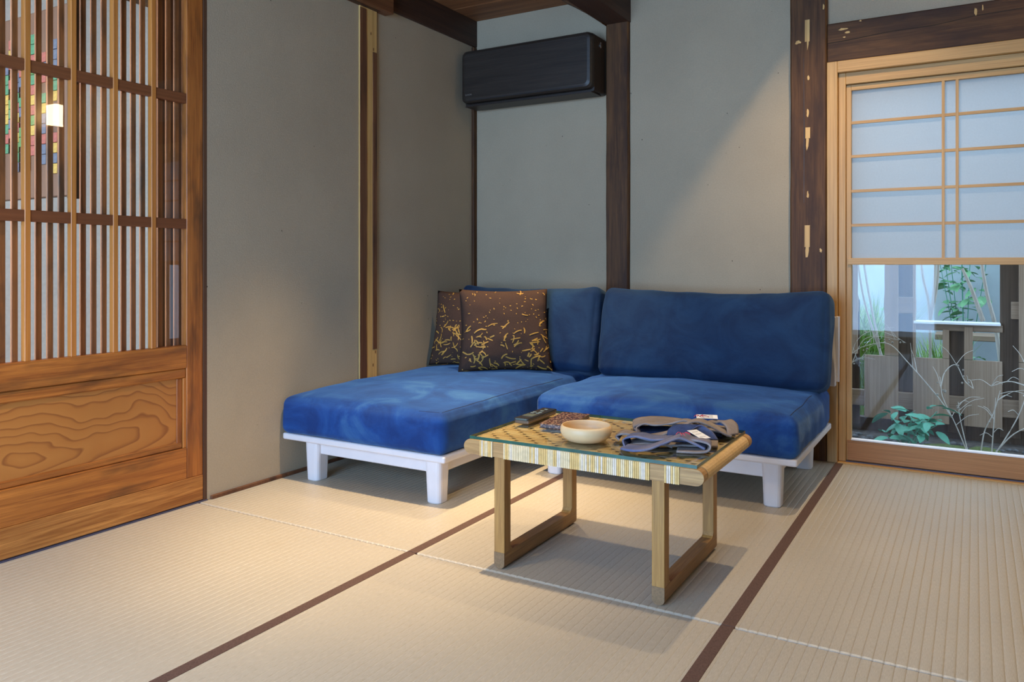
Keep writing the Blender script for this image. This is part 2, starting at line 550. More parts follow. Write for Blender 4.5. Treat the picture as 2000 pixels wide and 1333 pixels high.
def cushion(bm, cx, cy, cz, hx, hy, hz, r, puff=(0, 0, 0, 0, 0), n=26, wrinkle=0.004, seed=0.0, matx=None, sag=None):
    """rounded, puffed box. puff = (top, bottom, sides x, sides y)"""
    faces = [((1, 0, 0), (0, 1, 0), (0, 0, 1)), ((1, 0, 0), (0, 1, 0), (0, 0, -1)), ((0, 1, 0), (0, 0, 1), (1, 0, 0)),
             ((0, 1, 0), (0, 0, 1), (-1, 0, 0)), ((1, 0, 0), (0, 0, 1), (0, 1, 0)), ((1, 0, 0), (0, 0, 1), (0, -1, 0))]
    H = Vector((hx, hy, hz))

    def warp(t):
        return math.sin(t * math.pi / 2) * 0.55 + t * 0.45

    for ua, va, wa in faces:
        ua, va, wa = Vector(ua), Vector(va), Vector(wa)
        grid = []
        for i in range(n + 1):
            row = []
            for j in range(n + 1):
                u = warp(-1 + 2 * i / n)
                v = warp(-1 + 2 * j / n)
                p = ua * u + va * v + wa
                q = Vector((p.x * hx, p.y * hy, p.z * hz))
                inner = Vector([max(-(H[k] - r), min(H[k] - r, q[k])) for k in range(3)])
                dlt = q - inner
                if dlt.length > 1e-9:
                    q = inner + dlt.normalized() * min(r, r)
                px, py, pz = p
                wtop = (1 - px ** 2) ** 0.5 * (1 - py ** 2) ** 0.5 if abs(px) < 1 and abs(py) < 1 else 0
                zc = q.z / hz
                q.z += (puff[0] if zc > 0 else puff[1]) * zc * wtop
                q.x += puff[2] * (q.x / hx) * max(0, 1 - zc * zc) * max(0, 1 - py ** 4)
                q.y += puff[3] * (q.y / hy) * max(0, 1 - zc * zc) * max(0, 1 - px ** 4)
                if sag:
                    q = sag(q, p)
                s = Vector((q.x * 5 + seed, q.y * 5, q.z * 5))
                s2 = Vector((q.x * 13 + seed, q.y * 13, q.z * 9))
                q += dlt.normalized() * (wrinkle * (noise.noise(s) + 0.5 * noise.noise(s2))) if dlt.length > 1e-9 else Vector()
                if matx is not None:
                    q = matx @ q
                row.append(bm.verts.new(q + Vector((cx, cy, cz))))
            grid.append(row)
        for i in range(n):
            for j in range(n):
                bm.faces.new((grid[i][j], grid[i + 1][j], grid[i + 1][j + 1], grid[i][j + 1]))
    bmesh.ops.remove_doubles(bm, verts=bm.verts[:], dist=1e-5)


def lathe(bm, prof, cx, cy, seg=40, mi=0):
    rings = []
    for r, z in prof:
        if r < 1e-6:
            rings.append([bm.verts.new((cx, cy, z))])
        else:
            rings.append([bm.verts.new((cx + r * math.cos(2 * math.pi * k / seg), cy + r * math.sin(2 * math.pi * k / seg), z)) for k in range(seg)])
    for a, b in zip(rings, rings[1:]):
        for k in range(seg):
            k2 = (k + 1) % seg
            if len(a) == 1:
                f = bm.faces.new((a[0], b[k], b[k2]))
            elif len(b) == 1:
                f = bm.faces.new((a[k], a[k2], b[0]))
            else:
                f = bm.faces.new((a[k], a[k2], b[k2], b[k]))
            f.material_index = mi


# ------------------------------------------------------------------ the room
CEIL = 2.25
XR, YF = 3.62, -4.92
floor = struct(bx('floor', -0.0, XR, YF, 0.0, -0.12, -0.052, 'soil'))
RIB = 0.0225
xs = [0.0, 0.981, 1.936, 2.89, XR]
ys = [0.0, -1.84, -3.68, YF]
for c in range(4):
    for r in range(3):
        x0, x1, y1, y0 = xs[c] + 0.0008, xs[c + 1] - 0.0008, ys[r] - 0.0012, ys[r + 1] + 0.0012
        bm = bmesh.new()
        prof = []
        nrib = int(round((x1 - x0) / RIB))
        w = (x1 - x0) / nrib
        for k in range(nrib):
            for t in (0.0, 0.09, 0.22, 0.5, 0.78, 0.91):
                prof.append((x0 + (k + t) * w, {0.0: -0.0014, 0.09: -0.0005, 0.22: -0.00015, 0.5: 0.0, 0.78: -0.00015, 0.91: -0.0005}[t]))
        prof.append((x1, -0.0014))
        ysec = [(y0, -0.05), (y0, -0.006), (y0 + 0.0018, -0.0025), (y0 + 0.006, -0.0), (y1 - 0.006, 0.0), (y1 - 0.0018, -0.0025), (y1, -0.006), (y1, -0.05)]
        rows = [[bm.verts.new((px, yy, pz + dz)) for px, pz in prof] for yy, dz in ysec]
        for a, b in zip(rows, rows[1:]):
            for k in range(len(prof) - 1):
                bm.faces.new((a[k], a[k + 1], b[k + 1], b[k]))
        bm.faces.new(rows[0][::-1] + rows[-1]) if False else None
        mat = obj('tatami_mat', bm, 'tatami', floor)
        if c < 3:
            hb = bmesh.new()
            box(hb, x1 - 0.0155, x1 + 0.0165, y0, y1, -0.01, 0.0012, 0.0006)
            obj('cloth_border', hb, 'heri', mat)

# ceiling with boards
ceiling = struct(bx('ceiling', -1.6, XR + 0.1, YF - 0.1, 0.1, CEIL + 0.02, CEIL + 0.12, 'dark_x'))
yy = 0.0
while yy > YF:
    y2 = max(YF, yy - 0.24)
    bx('ceiling_board', 0.0, XR, y2 + 0.0015, yy - 0.0015, CEIL, CEIL + 0.02, 'ceil_x', ceiling, 0.002)
    yy = y2


def wall(name, pieces, mat='plaster'):
    bm = bmesh.new()
    for p in pieces:
        box(bm, *p)
    return struct(obj(name, bm, mat))


WX0, WX1, WZ1 = 1.883, 2.845, 1.766          # garden window opening in the back wall
wall('wall_back', [(-0.1, WX0, 0.0, 0.1, -0.12, CEIL + 0.02), (WX1, XR + 0.1, 0.0, 0.1, -0.12, CEIL + 0.02),
                   (WX0, WX1, 0.0, 0.1, WZ1, CEIL + 0.02)])
DY0, DY1 = -3.62, -1.803                     # lattice door opening in the left wall
wall('wall_left', [(-0.1, 0.0, DY1, 0.0, -0.12, CEIL + 0.02), (-0.1, 0.0, YF, DY0, -0.12, CEIL + 0.02),
                   (-0.1, 0.0, DY0, DY1, 1.98, CEIL + 0.02)])
wall('wall_right', [(XR, XR + 0.1, YF, 0.0, -0.12, CEIL + 0.02)])
wall('wall_front', [(-0.1, 0.18, YF - 0.1, YF, -0.12, CEIL + 0.02), (2.12, XR + 0.1, YF - 0.1, YF, -0.12, CEIL + 0.02),
                    (0.18, 2.12, YF - 0.1, YF, -0.12, 0.15), (0.18, 2.12, YF - 0.1, YF, 1.95, CEIL + 0.02)])

# baseboard strip along the left wall
struct(bx('baseboard_left', 0.0, 0.012, DY1 + 0.012, 0.0, 0.0, 0.014, 'bark', None, 0.002))

# posts and beams
trim_n = 0


def trim(x0, x1, y0, y1, z0, z1, mat, bev=0.003):
    global trim_n
    trim_n += 1
    return struct(bx('trim_%d' % trim_n, x0, x1, y0, y1, z0, z1, mat, None, bev, 2))


def rough_post(x0, x1, y0, y1, z0, z1, mat, n=60, amp=0.0025):
    """square post with slightly wavering hand-planed edges"""
    global trim_n
    trim_n += 1
    bm = bmesh.new()
    rings = []
    for i in range(n + 1):
        z = z0 + (z1 - z0) * i / n
        def j(k):
            return amp * (noise.noise(Vector((k * 7.3, z * 2.2, x0))) + 0.6 * noise.noise(Vector((k * 3.1, z * 9.0, y0))))
        c = 0.006
        pts = [(x0 + j(0), y1), (x0 + j(1), y0 + c), (x0 + c + j(1), y0 + j(5) * 0.5), (x1 - c + j(2), y0 + j(6) * 0.5), (x1 + j(2), y0 + c), (x1 + j(3), y1)]
        rings.append([bm.verts.new((a, b, z)) for a, b in pts])
    for a, b in zip(rings, rings[1:]):
        for k in range(6):
            bm.faces.new((a[k], a[(k + 1) % 6], b[(k + 1) % 6], b[k]))
    bm.faces.new(rings[0]); bm.faces.new(rings[-1][::-1])
    return struct(obj('trim_%d' % trim_n, bm, mat))


corner_post = trim(0.0, 0.017, -0.033, 0.0, 0.0, 2.1, 'dark_z')
slim_post = rough_post(0.819, 0.942, -0.026, 0.0, 0.0, CEIL, 'dark_z')
big_post = rough_post(1.727, 1.8825, -0.034, 0.0, 0.0, CEIL, 'dark_z')
left_beam = trim(0.0, 0.018, -0.785, 0.0, 2.103, CEIL, 'dark_y')
lintel_left = trim(0.0, 0.055, -3.7, -0.787, 2.068, 2.19, 'orange_y')
bx('groove', 0.012, 0.034, -3.7, -0.86, 2.0665, 2.069, 'dark_y', lintel_left)
# beams running from the posts towards the viewer under the ceiling
for x0, x1 in ((0.815, 0.945), (1.727, 1.883)):
    trim_n += 1
    bm = bmesh.new()
    prism(bm, [(x0, 0.0, 2.10), (x1, 0.0, 2.10), (x1, 0.0, CEIL), (x0, 0.0, CEIL)], (0, YF, 0))
    struct(obj('trim_%d' % trim_n, bm, 'dark_y'))
# curved brace between slim post and ceiling on its left side
trim_n += 1
bm = bmesh.new()
prism(bm, [(0.822, -0.002, 2.092), (0.822, -0.002, CEIL), (0.592, -0.002, CEIL), (0.64, -0.002, 2.222), (0.70, -0.002, 2.183), (0.77, -0.002, 2.132)], (0, -0.085, 0))
struct(obj('trim_%d' % trim_n, bm, 'dark_x'))

# exposed split post on the left wall: bark edge, pale face, groove filler
trim_n += 1
bm = bmesh.new()
box(bm, 0.0, 0.010, -0.975, -0.857, 0.0, 2.075, 0.0015)
split = struct(obj('trim_%d' % trim_n, bm, 'post_pale'))
bm = bmesh.new()
n = 70
L, Rr = [], []
for i in range(n + 1):
    z = 0.02 + 2.04 * i / n
    e = -0.931 + 0.006 * noise.noise(Vector((z * 2.1, 3, 1))) + 0.003 * noise.noise(Vector((z * 9, 1, 1)))
    L.append((0.0105, -0.9758 + 0.0012 * noise.noise(Vector((z * 12, 7, 1))), z))
    Rr.append((0.0105, e, z))
prism(bm, L + Rr[::-1], (0.0022, 0, 0))
obj('bark_edge', bm, 'bark', split)
bx('groove_filler', 0.0095, 0.0125, -0.888, -0.858, 0.474, 1.872, 'bark', split, 0.001)
for yk, zk in ((-0.900, 1.955), (-0.882, 1.885), (-0.868, 0.46), (-0.885, 0.40)):
    bm = bmesh.new()
    prism(bm, [(0.0102, yk + 0.004 * math.cos(a) * 0.7, zk + 0.008 * math.sin(a)) for a in [k * math.pi / 4 for k in range(8)]], (0.0006, 0, 0))
    obj('wood_knot', bm, 'bark', split)


# pale plugs and scars on the big post
def scar(parent, pts, y=-0.0345, mat='post_pale'):
    bm = bmesh.new()
    prism(bm, [(a, y, b) for a, b in pts], (0, -0.0022, 0))
    obj('wood_plug', bm, mat, parent)


def sp(u, v):                     # post face coordinates
    return 1.727 + (u - 1546.5) / 70.5 * 0.1555, 1.368 + (300 - v) / 450.0


rnd = random.Random(3)
for (u, v, wu, hv, ragged) in ((1580, 52, 9, 44, 0), (1581, 72, 6, 40, 1), (1581, 258, 9, 22, 0), (1580, 272, 6, 44, 1), (1581, 382, 5, 16, 1), (1580, 466, 10, 44, 0),
                               (1580, 495, 7, 46, 1), (1582, 147, 5, 12, 1), (1581, 218, 5, 16, 1), (1562, 73, 14, 8, 1), (1606, 495, 6, 10, 1), (1611, 10, 4, 14, 1)):
    x, z = sp(u, v)
    wx, hz = wu / 450.0 * 0.5, hv / 450.0 * 0.5
    if not ragged:
        pts = [(x - wx, z - hz), (x + wx, z - hz), (x + wx * 1.05, z + hz), (x - wx * 0.95, z + hz)]
    else:
        pts = []
        for k in range(10):
            a = 2 * math.pi * k / 10
            q = rnd.uniform(0.55, 1.1)
            pts.append((x + wx * q * math.cos(a), z + hz * q * math.sin(a)))
    scar(big_post, pts, -0.0345 if not ragged else -0.0338)
# crack in the post
bm = bmesh.new()
prism(bm, [(1.786, -0.0338, 1.15), (1.7866, -0.0338, 1.5), (1.785, -0.0338, 1.8), (1.7864, -0.0338, 1.8), (1.7885, -0.0338, 1.5), (1.7872, -0.0338, 1.15)], (0, -0.0012, 0))
obj('crack', bm, 'ac_body', big_post)

# dark lintel beam above the garden window
trim_n += 1
bm = bmesh.new()
box(bm, 1.8835, 3.2, -0.030, 0.0, 1.767, 1.937, 0.005, 2)
lintel = struct(obj('trim_%d' % trim_n, bm, 'dark_x'))
bm = bmesh.new()
tube(bm, catmull([(1.885, -0.030, 1.85), (2.0, -0.0305, 1.856), (2.14, -0.030, 1.866), (2.3, -0.0305, 1.868), (2.5, -0.030, 1.885), (2.9, -0.030, 1.89)], 6), 0.0016, 0.001, 5)
obj('crack', bm, 'ac_body', lintel)
for (xa, za, wx, hz) in ((1.952, 1.905, 0.022, 0.006), (1.968, 1.888, 0.012, 0.006), (1.955, 1.868, 0.009, 0.004), (2.45, 1.90, 0.006, 0.02), (2.475, 1.91, 0.004, 0.014), (2.02, 1.93, 0.006, 0.004)):
    pts = []
    for k in range(9):
        a = 2 * math.pi * k / 9
        q = rnd.uniform(0.5, 1.1)
        pts.append((xa + wx * q * math.cos(a), za + hz * q * math.sin(a)))
    scar(lintel, pts, -0.0302, 'post_pale')

# ------------------------------------------------------------------ garden window with snow-viewing shoji
win = struct(bx('window_1', 1.884, 1.927, -0.036, 0.085, 0.0, 1.766, 'pale_z', None, 0.002))     # outer jamb is the base piece
bx('window_jamb', 2.80, 2.843, -0.036, 0.085, 0.0, 1.766, 'pale_z', win, 0.002)
bx('window_head', 1.927, 2.80, -0.036, 0.085, 1.7155, 1.766, 'pale_x', win, 0.002)
bx('window_jamb', 1.928, 1.958, -0.014, 0.08, 0.006, 1.715, 'pale_z', win, 0.002)
bx('window_jamb', 2.765, 2.799, -0.014, 0.08, 0.006, 1.715, 'pale_z', win, 0.002)
bx('window_head', 1.958, 2.765, -0.014, 0.08, 1.6645, 1.715, 'pale_x', win, 0.002)
bx('window_sill', 1.928, 2.80, -0.042, 0.08, -0.01, 0.005, 'pale_x', win, 0.001)
bx('sill_gap', 1.958, 2.765, -0.013, 0.078, 0.0052, 0.009, 'track', win)
# sash
bx('sash_stile', 1.959, 1.979, 0.0, 0.030, 0.01, 1.662, 'pale_z', win, 0.001)
bx('sash_stile', 2.744, 2.764, 0.0, 0.030, 0.01, 1.662, 'pale_z', win, 0.001)
bx('sash_top_rail', 1.979, 2.744, 0.0, 0.030, 1.638, 1.662, 'pale_x', win, 0.001)
bx('sash_bottom_rail', 1.964, 2.744, -0.004, 0.030, 0.0105, 0.100, 'sill_x', win, 0.0015)
bx('glass_bead', 1.979, 2.744, -0.006, 0.026, 0.1005, 0.106, 'white_plank', win)
bx('shoji_bottom_rail', 1.965, 2.744, -0.006, 0.022, 0.871, 0.900, 'pale_x', win, 0.0015)
for z in (1.496, 1.3475, 1.195, 1.045):
    bx('shoji_muntin', 1.979, 2.744, 0.002, 0.014, z - 0.006, z + 0.006, 'pale_x', win)
for x in (2.3335, 2.384):
    bx('shoji_muntin', x - 0.0055, x + 0.0055, 0.0005, 0.0148, 0.90, 1.638, 'pale_z', win)
bx('shoji_paper', 1.979, 2.744, 0.0155, 0.0163, 0.898, 1.640, 'paper', win)
bx('glass_pane', 1.979, 2.744, 0.022, 0.0222, 0.10, 0.90, 'pane', win)

# ------------------------------------------------------------------ lattice sliding door
door = struct(bx('door_1', -0.036, -0.004, -1.887, -1.818, 0.098, 1.98, 'door_z', None, 0.002))      # right stile is the base piece
bx('door_edge', -0.04, 0.0, -1.8175, -1.8035, 0.0, 2.0, 'hall_wood', door)
bx('lattice_sill_rail', -0.037, -0.003, DY0, -1.887, 0.498, 0.580, 'door_y', door, 0.002)
bx('panel_top_moulding', -0.034, -0.008, DY0, -1.887, 0.462, 0.4975, 'door_y', door, 0.004)
bx('panel_stop', -0.034, -0.007, -1.899, -1.8875, 0.21, 0.462, 'door_muntin', door, 0.001)
bx('panel_moulding', -0.034, -0.012, -1.922, -1.8995, 0.212, 0.462, 'door_z', door, 0.002)
bx('panel_moulding', -0.034, -0.011, DY0, -1.8995, 0.210, 0.232, 'door_y', door, 0.003)
bx('bottom_rail', -0.037, -0.003, DY0, -1.887, 0.098, 0.2095, 'door_y', door, 0.002)
bx('kick_board', -0.038, -0.002, DY0, -1.8185, 0.006, 0.0978, 'base_y', door, 0.0015)
# panel with cathedral grain
mp, nt, b = new_mat('door_panel_grain')
v = coords(nt, (1, 0.22, 1), loc=(0, 0.49, -0.335))
dn = noise_n(nt, coords(nt, (1, 1.4, 2)), 3.0, 2)
vm = nd(nt, 'ShaderNodeVectorMath', operation='ADD')
dm = nd(nt, 'ShaderNodeVectorMath', operation='SCALE')
cb = nd(nt, 'ShaderNodeCombineXYZ')
nt.links.new(dn, cb.inputs[2]); nt.links.new(dn, cb.inputs[1])
nt.links.new(cb.outputs[0], dm.inputs[0]); dm.inputs['Scale'].default_value = 0.10
nt.links.new(v, vm.inputs[0]); nt.links.new(dm.outputs[0], vm.inputs[1])
wv = nd(nt, 'ShaderNodeTexWave', wave_type='RINGS', rings_direction='X', wave_profile='SAW')
wv.inputs['Scale'].default_value = 13.0
wv.inputs['Distortion'].default_value = 0.6
wv.inputs['Detail'].default_value = 2
nt.links.new(vm.outputs[0], wv.inputs['Vector'])
gc = ramp(nt, wv.outputs['Fac'], [(0.0, (0.46, 0.175, 0.036)), (0.72, (0.42, 0.150, 0.029)), (0.93, (0.27, 0.082, 0.017)), (1.0, (0.44, 0.165, 0.033))])
nt.links.new(gc, b.inputs['Base Color'])
b.inputs['Roughness'].default_value = 0.45
M['door_panel'] = mp
bx('door_panel', -0.030, -0.0165, DY0, -1.9215, 0.23, 0.464, 'door_panel', door)
# muntins and rails in front of the glass
bay = 0.1403
my = [-2.0185 - bay * k for k in range(12)]
for y in my:
    if y > DY0 + 0.02:
        bx('lattice_muntin', -0.026, -0.0035, y - 0.0088, y + 0.0088, 0.580, 1.98, 'door_muntin', door, 0.0015)
edges = [-1.887] + [y for y in my if y > DY0 + 0.02] + [DY0]
for zt in (1.0185, 1.472, 1.925):
    for a, b2 in zip(edges, edges[1:]):
        ya = a - (0.0088 if a != -1.887 else 0)
        yb = b2 + 0.0088
        bx('lattice_rail', -0.025, -0.0055, yb, ya, zt - 0.0175, zt + 0.0175, 'door_rail', door, 0.001)
bx('glass_pane', -0.0272, -0.027, DY0, -1.888, 0.575, 1.98, 'pane_door', door)
# bars behind the glass
bars = None
k = 0
y = -1.887 - 0.019
rb = random.Random(11)
edge_list = edges
for a, b2 in zip(edge_list, edge_list[1:]):
    for t in (0.17, 0.42, 0.67, 0.92):
        yc = a + (b2 - a) * t
        bx('lattice_bar', -0.039, -0.029, yc - 0.0086, yc + 0.0086, 0.575, 1.98, 'door_bar', door, 0.001)
bx('door_track', -0.05, 0.004, DY0, DY1, -0.02, 0.0035, 'track', door)
# rest of the hallway behind the door
wall('wall_hallway', [(-1.52, -1.42, -5.0, 0.5, -0.1, 2.4), (-1.42, -0.1, -0.9, -0.8, -0.1, 2.4), (-1.42, -0.1, -5.0, -4.9, -0.1, 2.4)], 'hall')
struct(bx('floor_hallway', -1.42, -0.0, -4.9, -0.9, -0.1, -0.02, 'hall_wood'))
struct(bx('door_2', -0.16, -0.11, -1.935, -1.72, 0.0, 2.0, 'hall_wood', None, 0.002))

# ------------------------------------------------------------------ mosaic board in the hallway (seen between the bars)
PX, PY = -0.30, -2.147          # right edge of the board, its plane
panel = thing('mosaic_board', 'brown wooden board set with coloured mosaic tiles, hanging behind the lattice door', 'wall art', (PX - 0.4, PY, 1.02))
z_lo, z_hi = 1.115, 1.795
bx('board', PX - 0.62, PX, PY, PY + 0.03, z_lo, z_hi, 'panel', panel, 0.003)
bx('board_edge', PX, PX + 0.012, PY - 0.004, PY + 0.034, z_lo - 0.01, z_hi + 0.02, 'ac_body', panel)
rt = random.Random(21)
names = ['tile_yellow', 'tile_red', 'tile_green', 'tile_blue', 'tile_mint']
proto = {}
tw, th = 0.034, 0.035
for nm in names:
    bm = bmesh.new()
    box(bm, -tw / 2, tw / 2, -0.006, 0.0, -th / 2, th / 2, 0.0012)
    me_o = obj('mosaic_tile', bm, nm, panel)
    proto[nm] = me_o
used = set()
for ci in range(16):
    for ri in range(15):
        x = PX - 0.075 - ci * (tw + 0.002)
        z = z_hi - 0.10 - ri * (th + 0.002) - (0.5 * th if ci % 2 else 0)
        # clustered diagonals: long columns alternating with shorter ones
        top = 0 + (ci * 5) % 4 + (1 if ci < 2 else 0)
        bot = 13 - (ci * 3) % 5 - (1 if ci % 4 == 1 else 0)
        if ri < top or ri > bot or rt.random() < 0.10 or z < z_lo + 0.04:
            continue
        nm = rt.choice(names)
        if nm not in used:
            used.add(nm)
            o = proto[nm]
            o.location = Vector((x, PY, z)) - ORG[panel] + ORG[panel] * 0
        else:
            o = inst(proto[nm], (x, PY, z), panel)
for nm in names:          # the prototypes were built around the board's origin
    for vtx in proto[nm].data.vertices:
        vtx.co += ORG[panel]

# ------------------------------------------------------------------ air conditioner
ac = thing('air_conditioner', 'black wood-grain wall air conditioner mounted high in the corner beside the slim post', 'air conditioner', (0.43, 0.0, 1.735))
bm = bmesh.new()
n = 8
def rrect(x0, x1, z0, z1, r, y, seg=6):
    pts = []
    for cx, cz, a0 in ((x1 - r, z1 - r, 0), (x0 + r, z1 - r, 90), (x0 + r, z0 + r, 180), (x1 - r, z0 + r, 270)):
        for k in range(seg + 1):
            a = R(a0 + 90 * k / seg)
            pts.append((cx + r * math.cos(a), y, cz + r * math.sin(a)))
    return pts
body = [(0.040, 0.812, 1.742, 2.028, 0.012, -0.002), (0.040, 0.812, 1.738, 2.030, 0.014, -0.150)]
rings = [[bm.verts.new(p) for p in rrect(*q)] for q in body]
nn = len(rings[0])
for k in range(nn):
    bm.faces.new((rings[0][k], rings[0][(k + 1) % nn], rings[1][(k + 1) % nn], rings[1][k]))
bm.faces.new(rings[0]); bm.faces.new(rings[1][::-1])
obj('casing', bm, 'ac_body', ac)
bm = bmesh.new()
sec = [(0.036, 0.816, 1.748, 2.032, 0.030, -0.150), (0.036, 0.816, 1.748, 2.032, 0.030, -0.165), (0.038, 0.814, 1.750, 2.030, 0.030, -0.180), (0.046, 0.806, 1.758, 2.024, 0.028, -0.190), (0.060, 0.792, 1.772, 2.012, 0.02, -0.194)]
rings = [[bm.verts.new(p) for p in rrect(*q)] for q in sec]
for a, b2 in zip(rings, rings[1:]):
    for k in range(nn):
        bm.faces.new((a[k], a[(k + 1) % nn], b2[(k + 1) % nn], b2[k]))
bm.faces.new(rings[0]); bm.faces.new(rings[-1][::-1])
obj('front_panel', bm, 'ac_front', ac)
bx('bottom_flap', 0.05, 0.805, -0.168, -0.05, 1.7315, 1.7375, 'ac_body', ac, 0.001)
bx('flap_line', 0.09, 0.77, -0.1945, -0.186, 1.7605, 1.7625, 'ac_gloss', ac)
bm = bmesh.new()
prism(bm, [(0.8125, -0.075 + 0.009 * math.cos(a), 1.985 + 0.015 * math.sin(a)) for a in [k * math.pi / 8 for k in range(16)]], (0.002, 0, 0))
em = obj('side_emblem', bm, 'silver', ac)
bm = bmesh.new()
prism(bm, [(0.8146, -0.075 + 0.004 * math.cos(a), 1.985 + 0.009 * math.sin(a)) for a in [k * math.pi / 8 for k in range(16)]], (0.0006, 0, 0))
obj('emblem_center', bm, 'ac_body', em)
fc = bpy.data.curves.new('brand_lettering', 'FONT')
fc.body = 'DAIKIN'
fc.size = 0.0125
fc.extrude = 0.0003
fo = bpy.data.objects.new('brand_lettering', fc)
col.objects.link(fo)
dg = bpy.context.evaluated_depsgraph_get()
tm = bpy.data.meshes.new_from_object(fo.evaluated_get(dg))
bpy.data.objects.remove(fo)
tm.materials.clear()
tm.materials.append(M['silver'])
to = bpy.data.objects.new('brand_lettering', tm)
col.objects.link(to)
to.parent = ac
to.location = Vector((0.066, -0.1943, 1.787)) - ORG[ac]
to.rotation_euler = (R(90), 0, 0)
bx('indicator', 0.083, 0.086, -0.1905, -0.186, 1.762, 1.765, 'white_plank', ac)

# ------------------------------------------------------------------ sofas
BT = 0.186    # top of the platform board


def sofa_leg(parent, x, y, sx, sy, zt):
    """tapered leg, outer corner rounded; sx, sy = direction of the outer corner"""
    bm = bmesh.new()
    rings = []
    for z, s in ((0.0, 0.0), (0.004, 0.001), (zt, 0.004)):
        w = 0.031 + (0.005 if z > 0.1 else 0) - (0.002 if z == 0 else 0)
        pts = []
        for cx, cy, a0 in ((1, 1, 0), (-1, 1, 90), (-1, -1, 180), (1, -1, 270)):
            r = 0.018 if (cx == sx or cy == sy) else 0.008
            for k in range(5):
                a = R(a0 + 90 * k / 4)
                pts.append((x + cx * (w - r) + r * math.cos(a), y + cy * (w - r) + r * math.sin(a), z))
        rings.append([bm.verts.new(p) for p in pts])
    m_ = len(rings[0])
    for a, b2 in zip(rings, rings[1:]):
        for k in range(m_):
            bm.faces.new((a[k], a[(k + 1) % m_], b2[(k + 1) % m_], b2[k]))
    bm.faces.new(rings[0]); bm.faces.new(rings[-1][::-1])
    return obj('leg', bm, 'white_frame', parent)


chaise = thing('chaise_sofa', 'blue suede chaise sofa on a white frame in the corner against the left wall', 'sofa', (0.41, -0.8, 0), None)
bx('platform_board', 0.014, 0.822, -1.449, -0.10, 0.160, BT, 'white_frame', chaise, 0.007, 3)
for x, y, sx in ((0.143, -1.385, -1), (0.745, -1.385, 1), (0.143, -0.20, -1), (0.745, -0.20, 1)):
    sofa_leg(chaise, x, y, sx, -1 if y < -1 else 1, 0.160)
bx('apron', 0.176, 0.713, -1.400, -1.378, 0.108, 0.160, 'white_frame', chaise, 0.003)
bx('apron', 0.745, 0.765, -1.35, -0.235, 0.108, 0.160, 'white_frame', chaise, 0.003)
bx('apron', 0.123, 0.143, -1.35, -0.235, 0.108, 0.160, 'white_frame', chaise, 0.003)
bm = bmesh.new()
def chsag(q, p):
    q.z += 0.0
    return q
cushion(bm, 0.412, -0.775, BT + 0.072, 0.4075, 0.680, 0.074, 0.030, (0.040, 0.0, 0.002, 0.010), 40, 0.006, 1.0)
ch_c = obj('seat_cushion', bm, 'blue', chaise, True)
# piping seams on the seat cushion
def seam(parent, pts, n=10, r=0.0016):
    bm = bmesh.new()
    tube(bm, catmull(pts, n), r, r, 5)
    return obj('seam', bm, 'seam', parent)


lean = Matrix.Rotation(R(-14), 3, 'X')
bm = bmesh.new()
def backsag(q, p):
    # top edge dips gently in the middle, ends turned up
    w = max(0, q.z) / 0.22
    q.z += w * (0.012 * abs(p.x) ** 3 - 0.012 * (1 - p.x * p.x))
    return q
cushion(bm, 0.495, -0.245, 0.545, 0.398, 0.085, 0.207, 0.040, (0.0, 0.0, 0.010, 0.030), 34, 0.007, 5.0, lean, backsag)
obj('back_cushion', bm, 'blue_shaded', chaise, True)
bx('back_frame', 0.10, 0.85, -0.075, -0.055, 0.30, 0.60, 'white_frame', chaise, 0.004)
for x in (0.16, 0.76):
    bx('back_post', x, x + 0.03, -0.095, -0.075, 0.186, 0.60, 'white_frame', chaise, 0.003)

sofa = thing('sofa', 'blue suede two-seat sofa on a white frame in front of the garden window post', 'sofa', (1.39, -0.48, 0))
bx('platform_board', 0.858, 1.912, -0.862, -0.10, 0.160, BT, 'white_frame', sofa, 0.007, 3)
for x, y, sx in ((0.935, -0.800, -1), (1.818, -0.800, 1), (0.935, -0.19, -1), (1.818, -0.19, 1)):
    sofa_leg(sofa, x, y, sx, -1 if y < -0.5 else 1, 0.160)
bx('apron', 0.968, 1.786, -0.815, -0.793, 0.100, 0.160, 'white_frame', sofa, 0.003)
bx('apron', 1.815, 1.835, -0.765, -0.225, 0.108, 0.160, 'white_frame', sofa, 0.003)
bx('apron', 0.925, 0.945, -0.765, -0.225, 0.108, 0.160, 'white_frame', sofa, 0.003)
bm = bmesh.new()
cushion(bm, 1.389, -0.485, BT + 0.072, 0.522, 0.384, 0.074, 0.030, (0.040, 0.0, 0.008, 0.010), 40, 0.007, 9.0)
so_c = obj('seat_cushion', bm, 'blue', sofa, True)
bm = bmesh.new()
def backsag2(q, p):
    w = max(0, q.z) / 0.22
    q.z += w * (0.010 * abs(p.x) ** 3 - 0.014 * (1 - p.x * p.x)) 
    return q
cushion(bm, 1.428, -0.262, 0.545, 0.503, 0.085, 0.207, 0.040, (0.0, 0.0, 0.010, 0.032), 38, 0.008, 13.0, lean, backsag2)
obj('back_cushion', bm, 'blue_shaded', sofa, True)
bx('back_frame', 0.93, 1.925, -0.075, -0.052, 0.34, 0.645, 'white_frame', sofa, 0.004)
for x in (0.97, 1.70):
    bm = bmesh.new()
    prism(bm, [(x, -0.115, 0.186), (x, -0.078, 0.186), (x, -0.052, 0.648), (x, -0.075, 0.648)], (0.026, 0, 0))
    obj('back_post', bm, 'white_frame', sofa)
bm = bmesh.new()
prism(bm, [(1.9255, -0.058, 0.36), (1.9255, -0.050, 0.36), (1.9255, -0.036, 0.645), (1.9255, -0.085, 0.645), (1.9255, -0.085, 0.60)], (0.012, 0, 0))
obj('frame_end', bm, 'white_frame', sofa)


